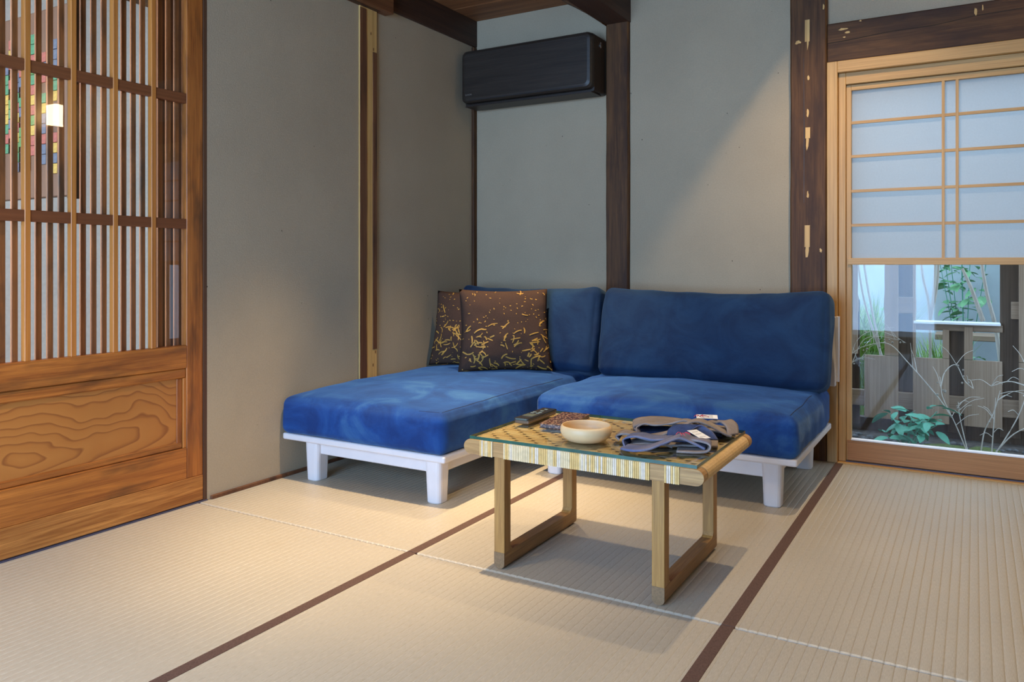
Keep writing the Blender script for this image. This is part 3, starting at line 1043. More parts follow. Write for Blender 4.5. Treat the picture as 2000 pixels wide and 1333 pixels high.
def seam_on(parent, target, xy, r=0.0016):
    bpy.context.view_layer.update()
    O = ORG[parent]
    P = []
    for x, y in xy:
        ok, loc_, nr, ix = target.ray_cast(Vector((x, y, 1.0)) - O, Vector((0, 0, -1)))
        if ok:
            P.append(loc_ + O)
    bm = bmesh.new()
    tube(bm, P, r, r, 5)
    obj('seam', bm, 'seam', target)


seam_on(chaise, ch_c, [(0.795, -1.425 + 0.02 * k) for k in range(49)])
seam_on(chaise, ch_c, [(0.70 + 0.0045 * k, -1.437 + 0.0004 * k) for k in range(20)], 0.0012)
seam_on(sofa, so_c, [(1.885, -0.84 + 0.02 * k) for k in range(22)], 0.0014)


# ------------------------------------------------------------------ printed throw pillows
def pillow(label, loc, yaw, lean_deg, w, h, t, seed, roll=0.0):
    p = thing('throw_pillow', label, 'pillow', loc, 'printed throw pillows on the chaise')
    rs = random.Random(seed)
    Mx = Matrix.Rotation(yaw, 3, 'Z') @ Matrix.Rotation(R(lean_deg), 3, 'X') @ Matrix.Rotation(roll, 3, 'Y')

    def surf(u, v, side):       # u, v in -1..1, front side = -1
        e = (1 - abs(u) ** 2.6) ** 0.5 * (1 - abs(v) ** 2.6) ** 0.5 if abs(u) < 1 and abs(v) < 1 else 0
        pin = 1 - 0.07 * (1 - v * v) * abs(u) ** 6 * 0.6
        pin2 = 1 - 0.06 * (1 - u * u) * abs(v) ** 6
        x = u * w / 2 * (pin + 0.05 * (v < 0) * (-v) * abs(u))
        z = v * h / 2 * pin2 + h / 2
        wob = 0.006 * noise.noise(Vector((u * 2.2 + seed, v * 2.2, side))) + 0.003 * noise.noise(Vector((u * 6 + seed, v * 6, side)))
        y = side * (t / 2 * e + wob * (0.3 + 0.7 * (e > 0)) * min(1, 4 * e + 0.0))
        return Mx @ Vector((x, y, z)) + Vector(loc)

    n = 26
    bm = bmesh.new()
    for side in (-1, 1):
        g = [[bm.verts.new(surf(-1 + 2 * i / n, -1 + 2 * j / n, side)) for j in range(n + 1)] for i in range(n + 1)]
        for i in range(n):
            for j in range(n):
                bm.faces.new((g[i][j], g[i + 1][j], g[i + 1][j + 1], g[i][j + 1]))
    bmesh.ops.remove_doubles(bm, verts=bm.verts[:], dist=1e-5)
    obj('cover', bm, 'pillow', p, True)
    # brushed gold strokes printed on the front, following the cloth
    bm = bmesh.new()

    def stroke(pts, wd):
        V = []
        q = [Vector((a, b2)) for a, b2 in pts]
        for i in range(len(q)):
            d = q[min(i + 1, len(q) - 1)] - q[max(i - 1, 0)]
            if d.length < 1e-6:
                return
            d.normalize()
            nrm = Vector((-d.y, d.x))
            ww = wd * (0.75 + 0.35 * math.sin(math.pi * (i + 0.6) / len(q)))
            row = []
            for s in (-1, 1):
                c = q[i] + nrm * ww * s
                c.x = max(-0.985, min(0.985, c.x)); c.y = max(-0.985, min(0.985, c.y))
                a = surf(c.x, c.y, -1)
                row.append(bm.verts.new(a + Mx @ Vector((0, -0.0016, 0))))
            V.append(row)
        for a, b2 in zip(V, V[1:]):
            bm.faces.new((a[0], a[1], b2[1], b2[0]))

    for k in range(300):
        v = 1 - 2 * rs.random() ** 0.72
        u = rs.uniform(-0.97, 0.97)
        if v > 0.95:
            continue
        big = rs.random() < (0.5 if v < 0.1 else 0.10)
        ln = rs.uniform(0.10, 0.28) if big else rs.uniform(0.015, 0.07)
        if (not big) and rs.random() < 0.25:
            continue
        a = rs.gauss(R(35), R(38)) if rs.random() < 0.6 else rs.gauss(R(-40), R(25))
        bend = rs.uniform(-1.6, 1.6)
        pts = []
        x, y2 = u, v
        m_ = 6 if big else 3
        for i in range(m_):
            pts.append((x, y2))
            x += ln / m_ * math.cos(a); y2 += ln / m_ * math.sin(a)
            a += bend / m_
        stroke(pts, rs.uniform(0.009, 0.015) if big else rs.uniform(0.006, 0.010))
    gp = obj('gold_print', bm, 'gold', p)
    gp['kind'] = 'stuff'
    return p


pillow('dark brown throw pillow with gold strokes, the front one facing the room', (0.538, -0.552, 0.364), R(38), -13, 0.43, 0.40, 0.15, 4)
pillow('dark brown gold-print throw pillow tucked behind the front pillow by the wall', (0.270, -0.474, 0.361), R(8), -12, 0.42, 0.385, 0.11, 9)

# ------------------------------------------------------------------ coffee table
TX0, TX1, TY0, TY1 = 1.158, 1.872, -1.822, -1.338
table = thing('coffee_table', 'low oak coffee table with woven cane top and green-edged glass sheet', 'table', (1.515, -1.58, 0))
RZ0, RZ1 = 0.320, 0.3615
LW, LD = 0.034, 0.036
for lx in (1.2585, 1.734):
    for ya in (TY0 + 0.006, TY1 - 0.006 - LD):
        bx('leg', lx, lx + LW, ya, ya + LD, 0.046, RZ0 + 0.002, 'oak_z', table, 0.0012)
    bm = bmesh.new()
    prof = [(lx, 0, 0.047), (lx, 0, 0.016)] + [(lx + LW / 2 - LW / 2 * math.cos(R(a)), 0, 0.016 - 0.016 * math.sin(R(a))) for a in range(15, 180, 15)] + [(lx + LW, 0, 0.016), (lx + LW, 0, 0.047)]
    prism(bm, [(a, TY0 + 0.007, c) for a, b2, c in prof], (0, TY1 - TY0 - 0.014, 0))
    run = obj('runner', bm, 'oak_y', table)
    bm = bmesh.new()
    prism(bm, [(a, TY0 + 0.0055, c) for a, b2, c in prof], (0, 0.002, 0))
    obj('end_grain', bm, 'oak_end', run)
    for ya, s in ((TY0 + 0.006 + LD, 1), (TY1 - 0.006 - LD, -1)):
        bm = bmesh.new()
        prism(bm, [(lx + 0.001, ya, 0.046), (lx + 0.001, ya + s * 0.016, 0.046), (lx + 0.001, ya + s * 0.006, 0.052), (lx + 0.001, ya, 0.062)], (LW - 0.002, 0, 0))
        obj('fillet', bm, 'oak_z', run)


def stadium(x0, x1, z0, z1, y, seg=8):
    r = (z1 - z0) / 2
    pts = []
    for k in range(seg + 1):
        a = R(90 + 180 * k / seg)
        pts.append((x0 + r + r * math.cos(a), y, (z0 + z1) / 2 + r * math.sin(a)))
    for k in range(seg + 1):
        a = R(-90 + 180 * k / seg)
        pts.append((x1 - r + r * math.cos(a), y, (z0 + z1) / 2 + r * math.sin(a)))
    return pts


rails = []
for ya in (TY0, TY1 - 0.030):
    bm = bmesh.new()
    prism(bm, stadium(TX0, TX1, RZ0, RZ1, ya), (0, 0.030, 0))
    rl = obj('rail', bm, 'oak_x', table)
    rails.append(rl)
    rc = random.Random(5)
    for a, b2 in ((1.214, 1.258), (1.294, 1.731), (1.770, 1.810)):
        bm = bmesh.new()
        nst = max(1, int(round((b2 - a) / 0.0057)))
        w = (b2 - a) / nst
        run_m = 0
        for k in range(nst):
            if rc.random() < 0.8:
                run_m = rc.choice((0, 0, 1, 1, 2))
            x0, x1 = a + k * w + 0.0003, a + (k + 1) * w - 0.0003
            prism(bm, [(x0, ya - 0.0022, RZ0 - 0.0012), (x0 + w * 0.25, ya - 0.0034, RZ0 - 0.0016), (x1 - w * 0.2, ya - 0.0034, RZ0 - 0.0016), (x1, ya - 0.0022, RZ0 - 0.0012)], (0, 0, RZ1 - RZ0 + 0.0024), run_m)
            prism(bm, [(x0, ya, RZ1 + 0.001), (x1, ya, RZ1 + 0.001), (x1, ya + 0.03, RZ1 + 0.001), (x0, ya + 0.03, RZ1 + 0.001)], (0, 0, 0.0006), run_m)
        obj('cane_wrap', bm, ['cane_a', 'cane_b', 'cane_c'], rl)
# wrapped end rods
for xr in (TX0 + 0.0205, TX1 - 0.0205):
    bm = bmesh.new()
    tube(bm, [(xr, TY0 + 0.03, 0.341), (xr, TY1 - 0.03, 0.341)], 0.0185, 0.0185, 18)
    rod = obj('end_rod', bm, 'weave_y', table)
    nb = 14
    for k in range(nb):
        ya = TY0 + 0.038 + (TY1 - TY0 - 0.076) * k / nb
        bm = bmesh.new()
        tube(bm, [(xr, ya, 0.341), (xr, ya + 0.0275, 0.341)], 0.0204, 0.0212, 18)
        obj('cane_band', bm, 'weave_x', rod)
# woven seat-cane top
wx = [(TX0 + 0.034) + 0.0219 * k for k in range(30)]
wy = [(TY0 + 0.030) + 0.0212 * k for k in range(21)]
def weave_strip(along_x, c, half, zf, lo, hi, n, mat):
    bm = bmesh.new()
    prevs = None
    for q in range(n + 1):
        t = lo + (hi - lo) * q / n
        z = zf(t)
        if along_x:
            pts = [(t, c - half, z - 0.0006), (t, c - half * 0.6, z), (t, c + half * 0.6, z), (t, c + half, z - 0.0006)]
        else:
            pts = [(c - half, t, z - 0.0006), (c - half * 0.6, t, z), (c + half * 0.6, t, z), (c + half, t, z - 0.0006)]
        cur = [bm.verts.new(p) for p in pts]
        if prevs:
            for k in range(3):
                bm.faces.new((prevs[k], prevs[k + 1], cur[k + 1], cur[k]))
        prevs = cur
    return obj('weave_strip', bm, mat, table)


for i, x in enumerate(wx):
    weave_strip(False, x, 0.0100, lambda t: 0.3588, TY0 + 0.019, TY1 - 0.019, 8, 'weave_y')
for j, yv in enumerate(wy):
    def zf(t, j=j):
        ph = (t - wx[0]) / 0.0219 + 0.5
        k = math.floor(ph)
        fr_ = ph - k
        if (k + j) % 3 == 0:
            return 0.3615 - 0.0050 * max(0.0, math.sin(math.pi * fr_) - 0.45) / 0.55
        return 0.3615
    weave_strip(True, yv, 0.0102, zf, TX0 + 0.030, TX1 - 0.030, 240, ('weave_x', 'weave_x2', 'weave_x', 'weave_x3')[(j * 7) % 4])
bx('weave_backing', TX0 + 0.03, TX1 - 0.03, TY0 + 0.02, TY1 - 0.02, 0.348, 0.3535, 'oak_x', table)
# glass sheet with green edge
GX0, GX1, GY0, GY1, GZ0, GZ1 = 1.178, 1.854, -1.8215, -1.345, 0.3632, 0.3722
bm = bmesh.new()
box(bm, GX0, GX1, GY0, GY1, GZ0, GZ1)
for f in bm.faces:
    f.material_index = 0 if abs(f.normal.z) > 0.5 else 1
bm.normal_update()
for f in bm.faces:
    f.material_index = 0 if abs(f.normal.z) > 0.5 else 1
obj('glass_top', bm, ['table_glass', 'glass_edge'], table)
TOP = GZ1

# ------------------------------------------------------------------ things on the table
bowl = thing('wooden_bowl', 'pale turned wooden bowl, empty, on the glass table top', 'bowl', (1.497, -1.705, TOP))
bm = bmesh.new()
lathe(bm, [(0, TOP), (0.046, TOP), (0.056, TOP + 0.003), (0.068, TOP + 0.014), (0.0735, TOP + 0.027), (0.0725, TOP + 0.038), (0.0690, TOP + 0.0445), (0.0672, TOP + 0.0448),
           (0.0662, TOP + 0.043), (0.0685, TOP + 0.032), (0.066, TOP + 0.020), (0.055, TOP + 0.010), (0.03, TOP + 0.007), (0, TOP + 0.0065)], 1.497, -1.705, 56)
obj('bowl_body', bm, 'bowl', bowl, True)


def rot2(cx, cy, a):
    return Matrix.Translation((cx, cy, 0)) @ Matrix.Rotation(a, 4, 'Z')


rem = thing('remote_control', 'slim black remote control with small screen at the left end of the table', 'remote', (1.225, -1.505, TOP))
T = rot2(1.225, -1.505, R(1))


def part_x(name, bm, mat, parent, T, smooth=False):
    bmesh.ops.transform(bm, matrix=T, verts=bm.verts[:])
    return obj(name, bm, mat, parent, smooth)


bm = bmesh.new(); box(bm, -0.025, 0.025, -0.098, 0.098, TOP, TOP + 0.012, 0.004, 2)
part_x('back_shell', bm, 'remote_side', rem, T)
bm = bmesh.new(); box(bm, -0.026, 0.026, -0.100, 0.100, TOP + 0.0118, TOP + 0.019, 0.003, 2)
fp = part_x('face_plate', bm, 'remote', rem, T)
bm = bmesh.new(); box(bm, -0.018, 0.018, -0.062, -0.022, TOP + 0.019, TOP + 0.0196)
part_x('screen', bm, 'screen', rem, T)
for bxx, byy in ((-0.012, -0.005), (0.008, -0.005), (-0.012, 0.012), (0.008, 0.012), (0.0, 0.04), (0.0, 0.07)):
    bm = bmesh.new(); box(bm, bxx - 0.005, bxx + 0.007, byy - 0.004, byy + 0.004, TOP + 0.019, TOP + 0.0202, 0.0005)
    part_x('button', bm, 'button', rem, T)
bm = bmesh.new(); box(bm, -0.02, 0.02, -0.1006, -0.099, TOP + 0.013, TOP + 0.0175)
part_x('lens', bm, 'screen', rem, T)

case = thing('speckled_notebook', 'dark brown speckled booklet lying between remote and wooden bowl', 'booklet', (1.335, -1.515, TOP))
T = rot2(1.335, -1.515, R(6))
bm = bmesh.new(); box(bm, -0.046, 0.046, -0.105, 0.105, TOP + 0.011, TOP + 0.0135, 0.0008)
part_x('cover', bm, 'speckle', case, T)
bm = bmesh.new(); box(bm, -0.043, 0.044, -0.102, 0.102, TOP + 0.0022, TOP + 0.011)
part_x('pages', bm, 'speckle', case, T)
bm = bmesh.new(); box(bm, -0.046, 0.046, -0.105, 0.105, TOP, TOP + 0.0022, 0.0008)
part_x('cover', bm, 'speckle', case, T)


# folded denim cloths: strips lofted between two edges, with real thickness
def loft(bm, A, B, th, n=8, mi=0, mi_in=1):
    A = catmull(A, n); B = catmull(B, n)
    m_ = 6
    top, bot = [], []
    for a, b2 in zip(A, B):
        top.append([a.lerp(b2, k / m_) for k in range(m_ + 1)])
    N = len(top)
    nor = []
    for i in range(N):
        row = []
        for k in range(m_ + 1):
            du = top[min(i + 1, N - 1)][k] - top[max(i - 1, 0)][k]
            dv = top[i][min(k + 1, m_)] - top[i][max(k - 1, 0)]
            nn_ = du.cross(dv)
            row.append(nn_.normalized() if nn_.length > 1e-12 else Vector((0, 0, 1)))
        nor.append(row)
    jit = lambda p: 0.0012 * noise.noise(p * 40)
    tv = [[bm.verts.new(top[i][k] + Vector((0, 0, jit(top[i][k])))) for k in range(m_ + 1)] for i in range(N)]
    bv = [[bm.verts.new(top[i][k] - nor[i][k] * th + Vector((0, 0, jit(top[i][k])))) for k in range(m_ + 1)] for i in range(N)]
    def F(vs, m):
        f = bm.faces.new(vs); f.material_index = m; f.smooth = True
    for i in range(N - 1):
        for k in range(m_):
            F((tv[i][k], tv[i + 1][k], tv[i + 1][k + 1], tv[i][k + 1]), mi)
            F((bv[i][k], bv[i][k + 1], bv[i + 1][k + 1], bv[i + 1][k]), mi_in)
        F((tv[i][0], bv[i][0], bv[i + 1][0], tv[i + 1][0]), mi)
        F((tv[i][m_], tv[i + 1][m_], bv[i + 1][m_], bv[i][m_]), mi)
    for i in (0, N - 1):
        for k in range(m_):
            F((tv[i][k], tv[i][k + 1], bv[i][k + 1], bv[i][k]), mi)


DM = ['denim_out', 'denim_in', 'denim_blue']


def strip(parent, name, center, width_dir, width, th=0.004, mi=0, mi_in=1, n=7):
    """center: list of (x,y,dz) above the table; width_dir: angle of the strip's width direction"""
    d = Vector((math.cos(width_dir), math.sin(width_dir), 0)) * width / 2
    A = [Vector((x, y, TOP + z)) - d for x, y, z in center]
    B = [Vector((x, y, TOP + z)) + d for x, y, z in center]
    bm = bmesh.new()
    loft(bm, A, B, th, n, mi, mi_in)
    return obj(name, bm, DM, parent)


def tag_part(parent, cx, cy, z, ang, w, l, tilt):
    T = Matrix.Translation((cx, cy, TOP + z)) @ Matrix.Rotation(ang, 4, 'Z') @ Matrix.Rotation(tilt, 4, 'X')
    bm = bmesh.new(); box(bm, -w / 2, w / 2, -l / 2, l / 2, 0, 0.0008)
    t = part_x('paper_tag', bm, 'tag', parent, T)
    for k in (-0.3, 0.0, 0.25):
        bm = bmesh.new(); box(bm, -w * 0.32, w * 0.28, l * k, l * k + 0.0022, 0.0008, 0.0011)
        part_x('tag_print', bm, 'tag_print', t, T)


def red_knot(parent, cx, cy, z, seed):
    rr = random.Random(seed)
    bm = bmesh.new()
    for k in range(5):
        a = rr.uniform(0, 6.28)
        l = rr.uniform(0.012, 0.028)
        tube(bm, catmull([(cx, cy, TOP + z), (cx + 0.5 * l * math.cos(a), cy + 0.5 * l * math.sin(a), TOP + z + 0.005), (cx + l * math.cos(a + 0.3), cy + l * math.sin(a + 0.3), TOP + z + 0.001)], 4), 0.0011, 0.0009, 5)
    obj('red_string', bm, 'red', parent)


# far cloth
ca = thing('denim_cloth', 'folded worn denim cloth with looped straps, the farther one on the table', 'cloth', (1.68, -1.47, TOP), 'folded denim cloths on the table')
strip(ca, 'cloth_panel', [(1.565, -1.500, 0.006), (1.552, -1.490, 0.016), (1.575, -1.478, 0.026), (1.63, -1.455, 0.030), (1.70, -1.43, 0.024), (1.78, -1.405, 0.012), (1.83, -1.395, 0.006)], R(112), 0.105, 0.005)
strip(ca, 'cloth_panel', [(1.562, -1.51, 0.0055), (1.64, -1.480, 0.006), (1.72, -1.450, 0.006), (1.80, -1.425, 0.0055)], R(112), 0.10, 0.004, 1, 1)
strip(ca, 'strap', [(1.600, -1.575, 0.006), (1.640, -1.600, 0.010), (1.690, -1.590, 0.022), (1.725, -1.545, 0.040), (1.755, -1.500, 0.050), (1.790, -1.480, 0.036), (1.825, -1.470, 0.018), (1.845, -1.455, 0.008)], R(100), 0.046, 0.005, 0, 1)
strip(ca, 'strap', [(1.602, -1.575, 0.006), (1.592, -1.555, 0.022), (1.612, -1.535, 0.034), (1.640, -1.525, 0.030), (1.680, -1.505, 0.036), (1.715, -1.485, 0.044), (1.75, -1.47, 0.034)], R(95), 0.034, 0.0045, 0, 2)
strip(ca, 'strap', [(1.765, -1.415, 0.034), (1.790, -1.395, 0.030), (1.812, -1.400, 0.036), (1.836, -1.425, 0.026), (1.848, -1.460, 0.010)], R(70), 0.055, 0.005, 0, 1)
tag_part(ca, 1.752, -1.395, 0.040, R(20), 0.062, 0.026, R(14))
red_knot(ca, 1.742, -1.432, 0.046, 2)
# near cloth
cb_ = thing('denim_cloth', 'folded denim cloth with blue band and white tag, the nearer one on the table', 'cloth', (1.70, -1.66, TOP), 'folded denim cloths on the table')
strip(cb_, 'cloth_panel', [(1.582, -1.662, 0.0055), (1.566, -1.650, 0.014), (1.588, -1.645, 0.024), (1.63, -1.652, 0.022), (1.69, -1.652, 0.012), (1.735, -1.652, 0.006)], R(105), 0.054, 0.005)
strip(cb_, 'strap', [(1.622, -1.738, 0.006), (1.655, -1.770, 0.013), (1.70, -1.762, 0.016), (1.738, -1.722, 0.030), (1.768, -1.680, 0.040), (1.798, -1.660, 0.026), (1.828, -1.650, 0.012)], R(100), 0.066, 0.005, 2, 1)
strip(cb_, 'strap', [(1.628, -1.722, 0.006), (1.616, -1.700, 0.022), (1.646, -1.684, 0.030), (1.69, -1.672, 0.024), (1.73, -1.652, 0.026)], R(95), 0.060, 0.0045, 2, 1)
strip(cb_, 'strap', [(1.745, -1.640, 0.010), (1.738, -1.610, 0.034), (1.760, -1.580, 0.046), (1.785, -1.562, 0.030), (1.80, -1.555, 0.008)], R(15), 0.060, 0.005, 2, 1)
strip(cb_, 'strap', [(1.762, -1.700, 0.006), (1.800, -1.685, 0.0055), (1.832, -1.670, 0.008), (1.838, -1.660, 0.020), (1.815, -1.655, 0.026), (1.78, -1.655, 0.026), (1.75, -1.670, 0.028)], R(105), 0.056, 0.0045, 0, 2)
strip(cb_, 'cloth_panel', [(1.62, -1.690, 0.0055), (1.66, -1.675, 0.012), (1.74, -1.640, 0.010), (1.79, -1.610, 0.008), (1.838, -1.580, 0.007)], R(105), 0.070, 0.005, 0, 1)
tag_part(cb_, 1.797, -1.622, 0.034, R(55), 0.032, 0.062, R(10))
red_knot(cb_, 1.772, -1.684, 0.044, 5)

# ------------------------------------------------------------------ wall lamp out of frame, seen mirrored in the door glass
lamp = thing('wall_lamp', 'small wall lamp with a glowing square shade, mirrored in the lattice door glass', 'lamp', (XR, -0.33, 1.90))
bx('wall_plate', XR - 0.012, XR, -0.37, -0.29, 1.90, 2.06, 'brass', lamp, 0.002)
bx('arm', XR - 0.05, XR - 0.012, -0.34, -0.32, 1.915, 1.93, 'brass', lamp)
bx('shade', XR - 0.16, XR - 0.045, -0.395, -0.265, 1.935, 2.085, 'shade', lamp, 0.003)
bx('tray', XR - 0.185, XR - 0.02, -0.42, -0.24, 1.902, 1.914, 'pale_x', lamp, 0.001)

# ------------------------------------------------------------------ the garden outside
GZ = -0.14
ground = struct(bx('ground', -2.0, 7.0, 0.1, 8.0, -0.3, GZ, 'soil'))
fence = thing('garden_fence', 'weathered brown board fence standing in the garden outside the window', 'fence', (2.2, 1.42, GZ))
FY = 1.40
lower = [(1.60, 1.80), (1.875, 2.058), (2.135, 2.320), (2.394, 2.578), (2.655, 2.84), (2.92, 3.10), (3.18, 3.36)]
for x0, x1 in lower:
    bx('fence_board', x0, x1, FY, FY + 0.02, -0.042, 0.332, 'fence', fence, 0.002)
for x0, x1, z0, z1 in ((1.60, 1.838, 0.334, 1.8), (1.985, 2.058, 0.334, 1.8), (2.135, 2.150, 0.334, 1.8), (2.287, 2.320, 0.334, 0.50), (2.394, 2.437, 0.334, 0.52), (2.655, 2.84, 0.334, 1.8), (2.92, 3.10, 0.334, 1.8), (3.18, 3.36, 0.334, 1.8)):
    bx('fence_board', x0, x1, FY, FY + 0.02, z0, z1, 'fence', fence, 0.002)  # upper openings added to stand in for reflections in the window glass
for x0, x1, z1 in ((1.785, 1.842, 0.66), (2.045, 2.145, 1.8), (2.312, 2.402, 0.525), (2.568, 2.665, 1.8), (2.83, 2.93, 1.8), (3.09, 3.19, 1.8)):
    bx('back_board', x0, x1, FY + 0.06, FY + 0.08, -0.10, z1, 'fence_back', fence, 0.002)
bx('fence_rail', 1.5, 1.838, FY + 0.0205, FY + 0.058, 0.585, 0.680, 'fence_rail', fence, 0.002)
bx('fence_rail', 1.98, 2.15, FY + 0.0205, FY + 0.058, 0.585, 0.680, 'fence_rail', fence, 0.002)
bx('fence_rail', 2.62, 3.5, FY + 0.0205, FY + 0.058, 0.570, 0.665, 'fence_rail', fence, 0.002)
bx('fence_rail', 1.5, 3.5, FY + 0.0205, FY + 0.058, 0.022, 0.118, 'fence_rail', fence, 0.002)
bx('fence_rail', 2.14, 2.58, FY + 0.0205, FY + 0.058, 0.492, 0.530, 'fence_rail', fence, 0.002)
bx('reflected_sill', 2.14, 2.57, FY - 0.02, FY + 0.09, 0.531, 0.545, 'white_plank', fence, 0.002)  # white strip built in place of a window sill mirrored in the glass
bx('garden_edging', 1.4, 3.6, FY + 0.10, FY + 0.16, GZ, -0.06, 'fence_back', fence)

gw = tag(bx('reflection_backdrop', 0.5, 5.5, 3.4, 3.5, GZ, 2.4, 'reflection_backdrop'), 'pale bluish wall added behind the board fence in place of a bright window reflection', 'wall')  # pale wall added in place of the bright reflected window
bench = thing('garden_bench', 'low brown wooden bench behind the fence opening', 'bench', (2.5, 2.75, GZ))
bx('bench_seat', 2.2, 2.95, 2.60, 2.88, 0.34, 0.38, 'fence_rail', bench, 0.004)
for x in (2.25, 2.86):
    for y in (2.62, 2.81):
        bx('bench_leg', x, x + 0.05, y, y + 0.05, GZ, 0.34, 'fence', bench, 0.003)


def blades(name, label, cx, cy, rx, ry, n, h0, h1, mat, seed, z=GZ):
    rr = random.Random(seed)
    bm = bmesh.new()
    for k in range(n):
        x, y = cx + rr.uniform(-rx, rx), cy + rr.uniform(-ry, ry)
        h = rr.uniform(h0, h1)
        a = rr.uniform(0, 6.28)
        w = 0.0045
        ln = rr.uniform(0.05, 0.22) * h / 0.4
        d = Vector((math.cos(a), math.sin(a), 0))
        s = Vector((-d.y, d.x, 0)) * w
        p0 = Vector((x, y, z)); p1 = p0 + d * ln * 0.35 + Vector((0, 0, h * 0.65)); p2 = p0 + d * ln + Vector((0, 0, h))
        a0, a1, b0, b1, c0 = [bm.verts.new(q) for q in (p0 - s, p0 + s, p1 - s * 0.8, p1 + s * 0.8, p2)]
        bm.faces.new((a0, a1, b1, b0)); bm.faces.new((b0, b1, c0))
    o = tag(obj(name, bm, mat, None), label, 'grass')
    o['kind'] = 'stuff'
    return o


blades('grass_clump', 'bright yellow-green grass added behind the left fence gap in place of a reflection', 1.72, 2.2, 0.20, 0.2, 1000, 0.45, 0.85, 'grass', 1)
blades('grass_clump', 'green grass tuft added low behind the middle fence opening for reflected greenery', 2.22, 2.12, 0.12, 0.12, 420, 0.30, 0.58, 'grass', 2)  # both clumps stand in for greenery mirrored in the glass

# reed screen added behind the right opening in place of a reflection
rr = random.Random(8)
bm = bmesh.new()
for k in range(420):
    x = rr.uniform(2.62, 3.25)
    y = 3.0 + rr.uniform(-0.03, 0.03)
    tube(bm, [(x, y, 0.1), (x + rr.uniform(-0.03, 0.03), y + rr.uniform(-0.02, 0.02), rr.uniform(1.2, 1.6))], 0.004, 0.003, 3)
o = tag(obj('reed_screen', bm, 'reed'), 'pale upright reed screen added behind the right fence opening in place of a reflection', 'screen')
o['kind'] = 'stuff'

# slender tree stems added behind the fence for trunks mirrored in the glass
def stem_thing(label, base, pts, r0, r1):
    t = thing('young_tree', label, 'tree', base, 'slender garden tree stems')
    for k, p in enumerate(pts):
        bm = bmesh.new()
        tube(bm, catmull(p, 6), r0, r1, 7)
        obj('stem', bm, 'twig', t)
    return t


stem_thing('two slender pale stems crossing the left fence gap, added for mirrored trunks', (1.75, 1.75, GZ), [[(1.97, 1.75, GZ), (1.93, 1.76, 0.3), (1.86, 1.75, 0.7), (1.79, 1.75, 1.2)], [(1.95, 1.75, 0.25), (1.83, 1.78, 0.65), (1.77, 1.78, 1.1)]], 0.008, 0.006)
stem_thing('pale forked tree stems in the middle fence opening, added for mirrored trunks', (2.17, 1.9, GZ), [[(2.20, 1.9, GZ), (2.20, 1.9, 0.55), (2.155, 1.9, 0.85), (2.14, 1.9, 1.3)], [(2.20, 1.9, 0.5), (2.245, 1.9, 0.8), (2.255, 1.9, 1.3)], [(2.2, 1.9, 0.5), (2.225, 1.92, 0.75), (2.24, 1.93, 1.3)]], 0.010, 0.007)
stem_thing('leaning grey stem by the right fence opening, added for mirrored trunks', (2.5, 1.8, GZ), [[(2.62, 1.8, GZ), (2.56, 1.8, 0.45), (2.50, 1.8, 0.75), (2.43, 1.8, 1.3)], [(2.49, 1.8, 0.53), (2.43, 1.8, 0.72), (2.38, 1.8, 0.85)]], 0.014, 0.008)


# leaf shrubs
def leaf_mesh(L, W, mat):
    bm = bmesh.new()
    n = 5
    rows = []
    for i in range(n + 1):
        t = i / n
        w = W * math.sin(math.pi * min(1, t * 0.92 + 0.06)) ** 0.8 * 0.5
        z = -0.25 * L * t * t
        rows.append([bm.verts.new((L * t, -w, z + w * 0.25)), bm.verts.new((L * t, 0, z)), bm.verts.new((L * t, w, z + w * 0.25))])
    for a, b2 in zip(rows, rows[1:]):
        for k in range(2):
            bm.faces.new((a[k], a[k + 1], b2[k + 1], b2[k]))
    me = bpy.data.meshes.new('leaf')
    bm.to_mesh(me); bm.free()
    me.materials.append(M[mat])
    for p in me.polygons:
        p.use_smooth = True
    return me


def shrub(label, base, n, rx, h0, h1, L, W, mat, seed):
    rr = random.Random(seed)
    s = thing('leafy_shrub', label, 'shrub', base)
    me = leaf_mesh(L, W, mat)
    stems = 7
    tips = []
    for k in range(stems):
        a = rr.uniform(0, 6.28)
        p2 = Vector((base[0] + rx * 0.8 * math.cos(a), base[1] + rx * 0.6 * math.sin(a), base[2] + rr.uniform(h0, h1)))
        bm = bmesh.new()
        pts = catmull([Vector(base), Vector(base).lerp(p2, 0.5) + Vector((0, 0, 0.03)), p2], 5)
        tube(bm, pts, 0.004, 0.002, 5)
        obj('stem', bm, 'leaf', s)
        tips.append(pts)
    for k in range(n):
        pts = tips[k % stems]
        p = pts[rr.randrange(len(pts) // 2, len(pts))]
        o = bpy.data.objects.new('leaf', me)
        col.objects.link(o)
        o.parent = s
        o.location = p + Vector((rr.uniform(-1, 1), rr.uniform(-1, 1), rr.uniform(-0.5, 1))) * rx * 0.22 - Vector(base)
        o.rotation_euler = (rr.uniform(-0.5, 0.5), rr.uniform(-0.5, 0.45), rr.uniform(0, 6.28))
        sc_ = rr.uniform(0.7, 1.25)
        o.scale = (sc_, sc_, sc_)
    return s


shrub('low shrub with broad teal-green leaves at the foot of the window', (2.14, 0.95, GZ), 64, 0.17, 0.08, 0.27, 0.085, 0.042, 'leaf', 3)
shrub('bushy green shrub added behind the right fence opening for reflected greenery', (2.60, 1.86, GZ), 190, 0.20, 0.35, 0.66, 0.09, 0.035, 'leaf2', 4)
shrub('tall thin green leafy plant added behind the middle fence opening for reflected greenery', (2.38, 3.12, GZ), 110, 0.22, 0.95, 1.45, 0.10, 0.05, 'leaf2', 6)
shrub('pale green shrub added behind the left fence gap for reflected greenery', (1.60, 3.0, GZ), 160, 0.35, 0.3, 0.9, 0.10, 0.045, 'leaf2', 7)  # last three shrubs stand in for greenery mirrored in the glass


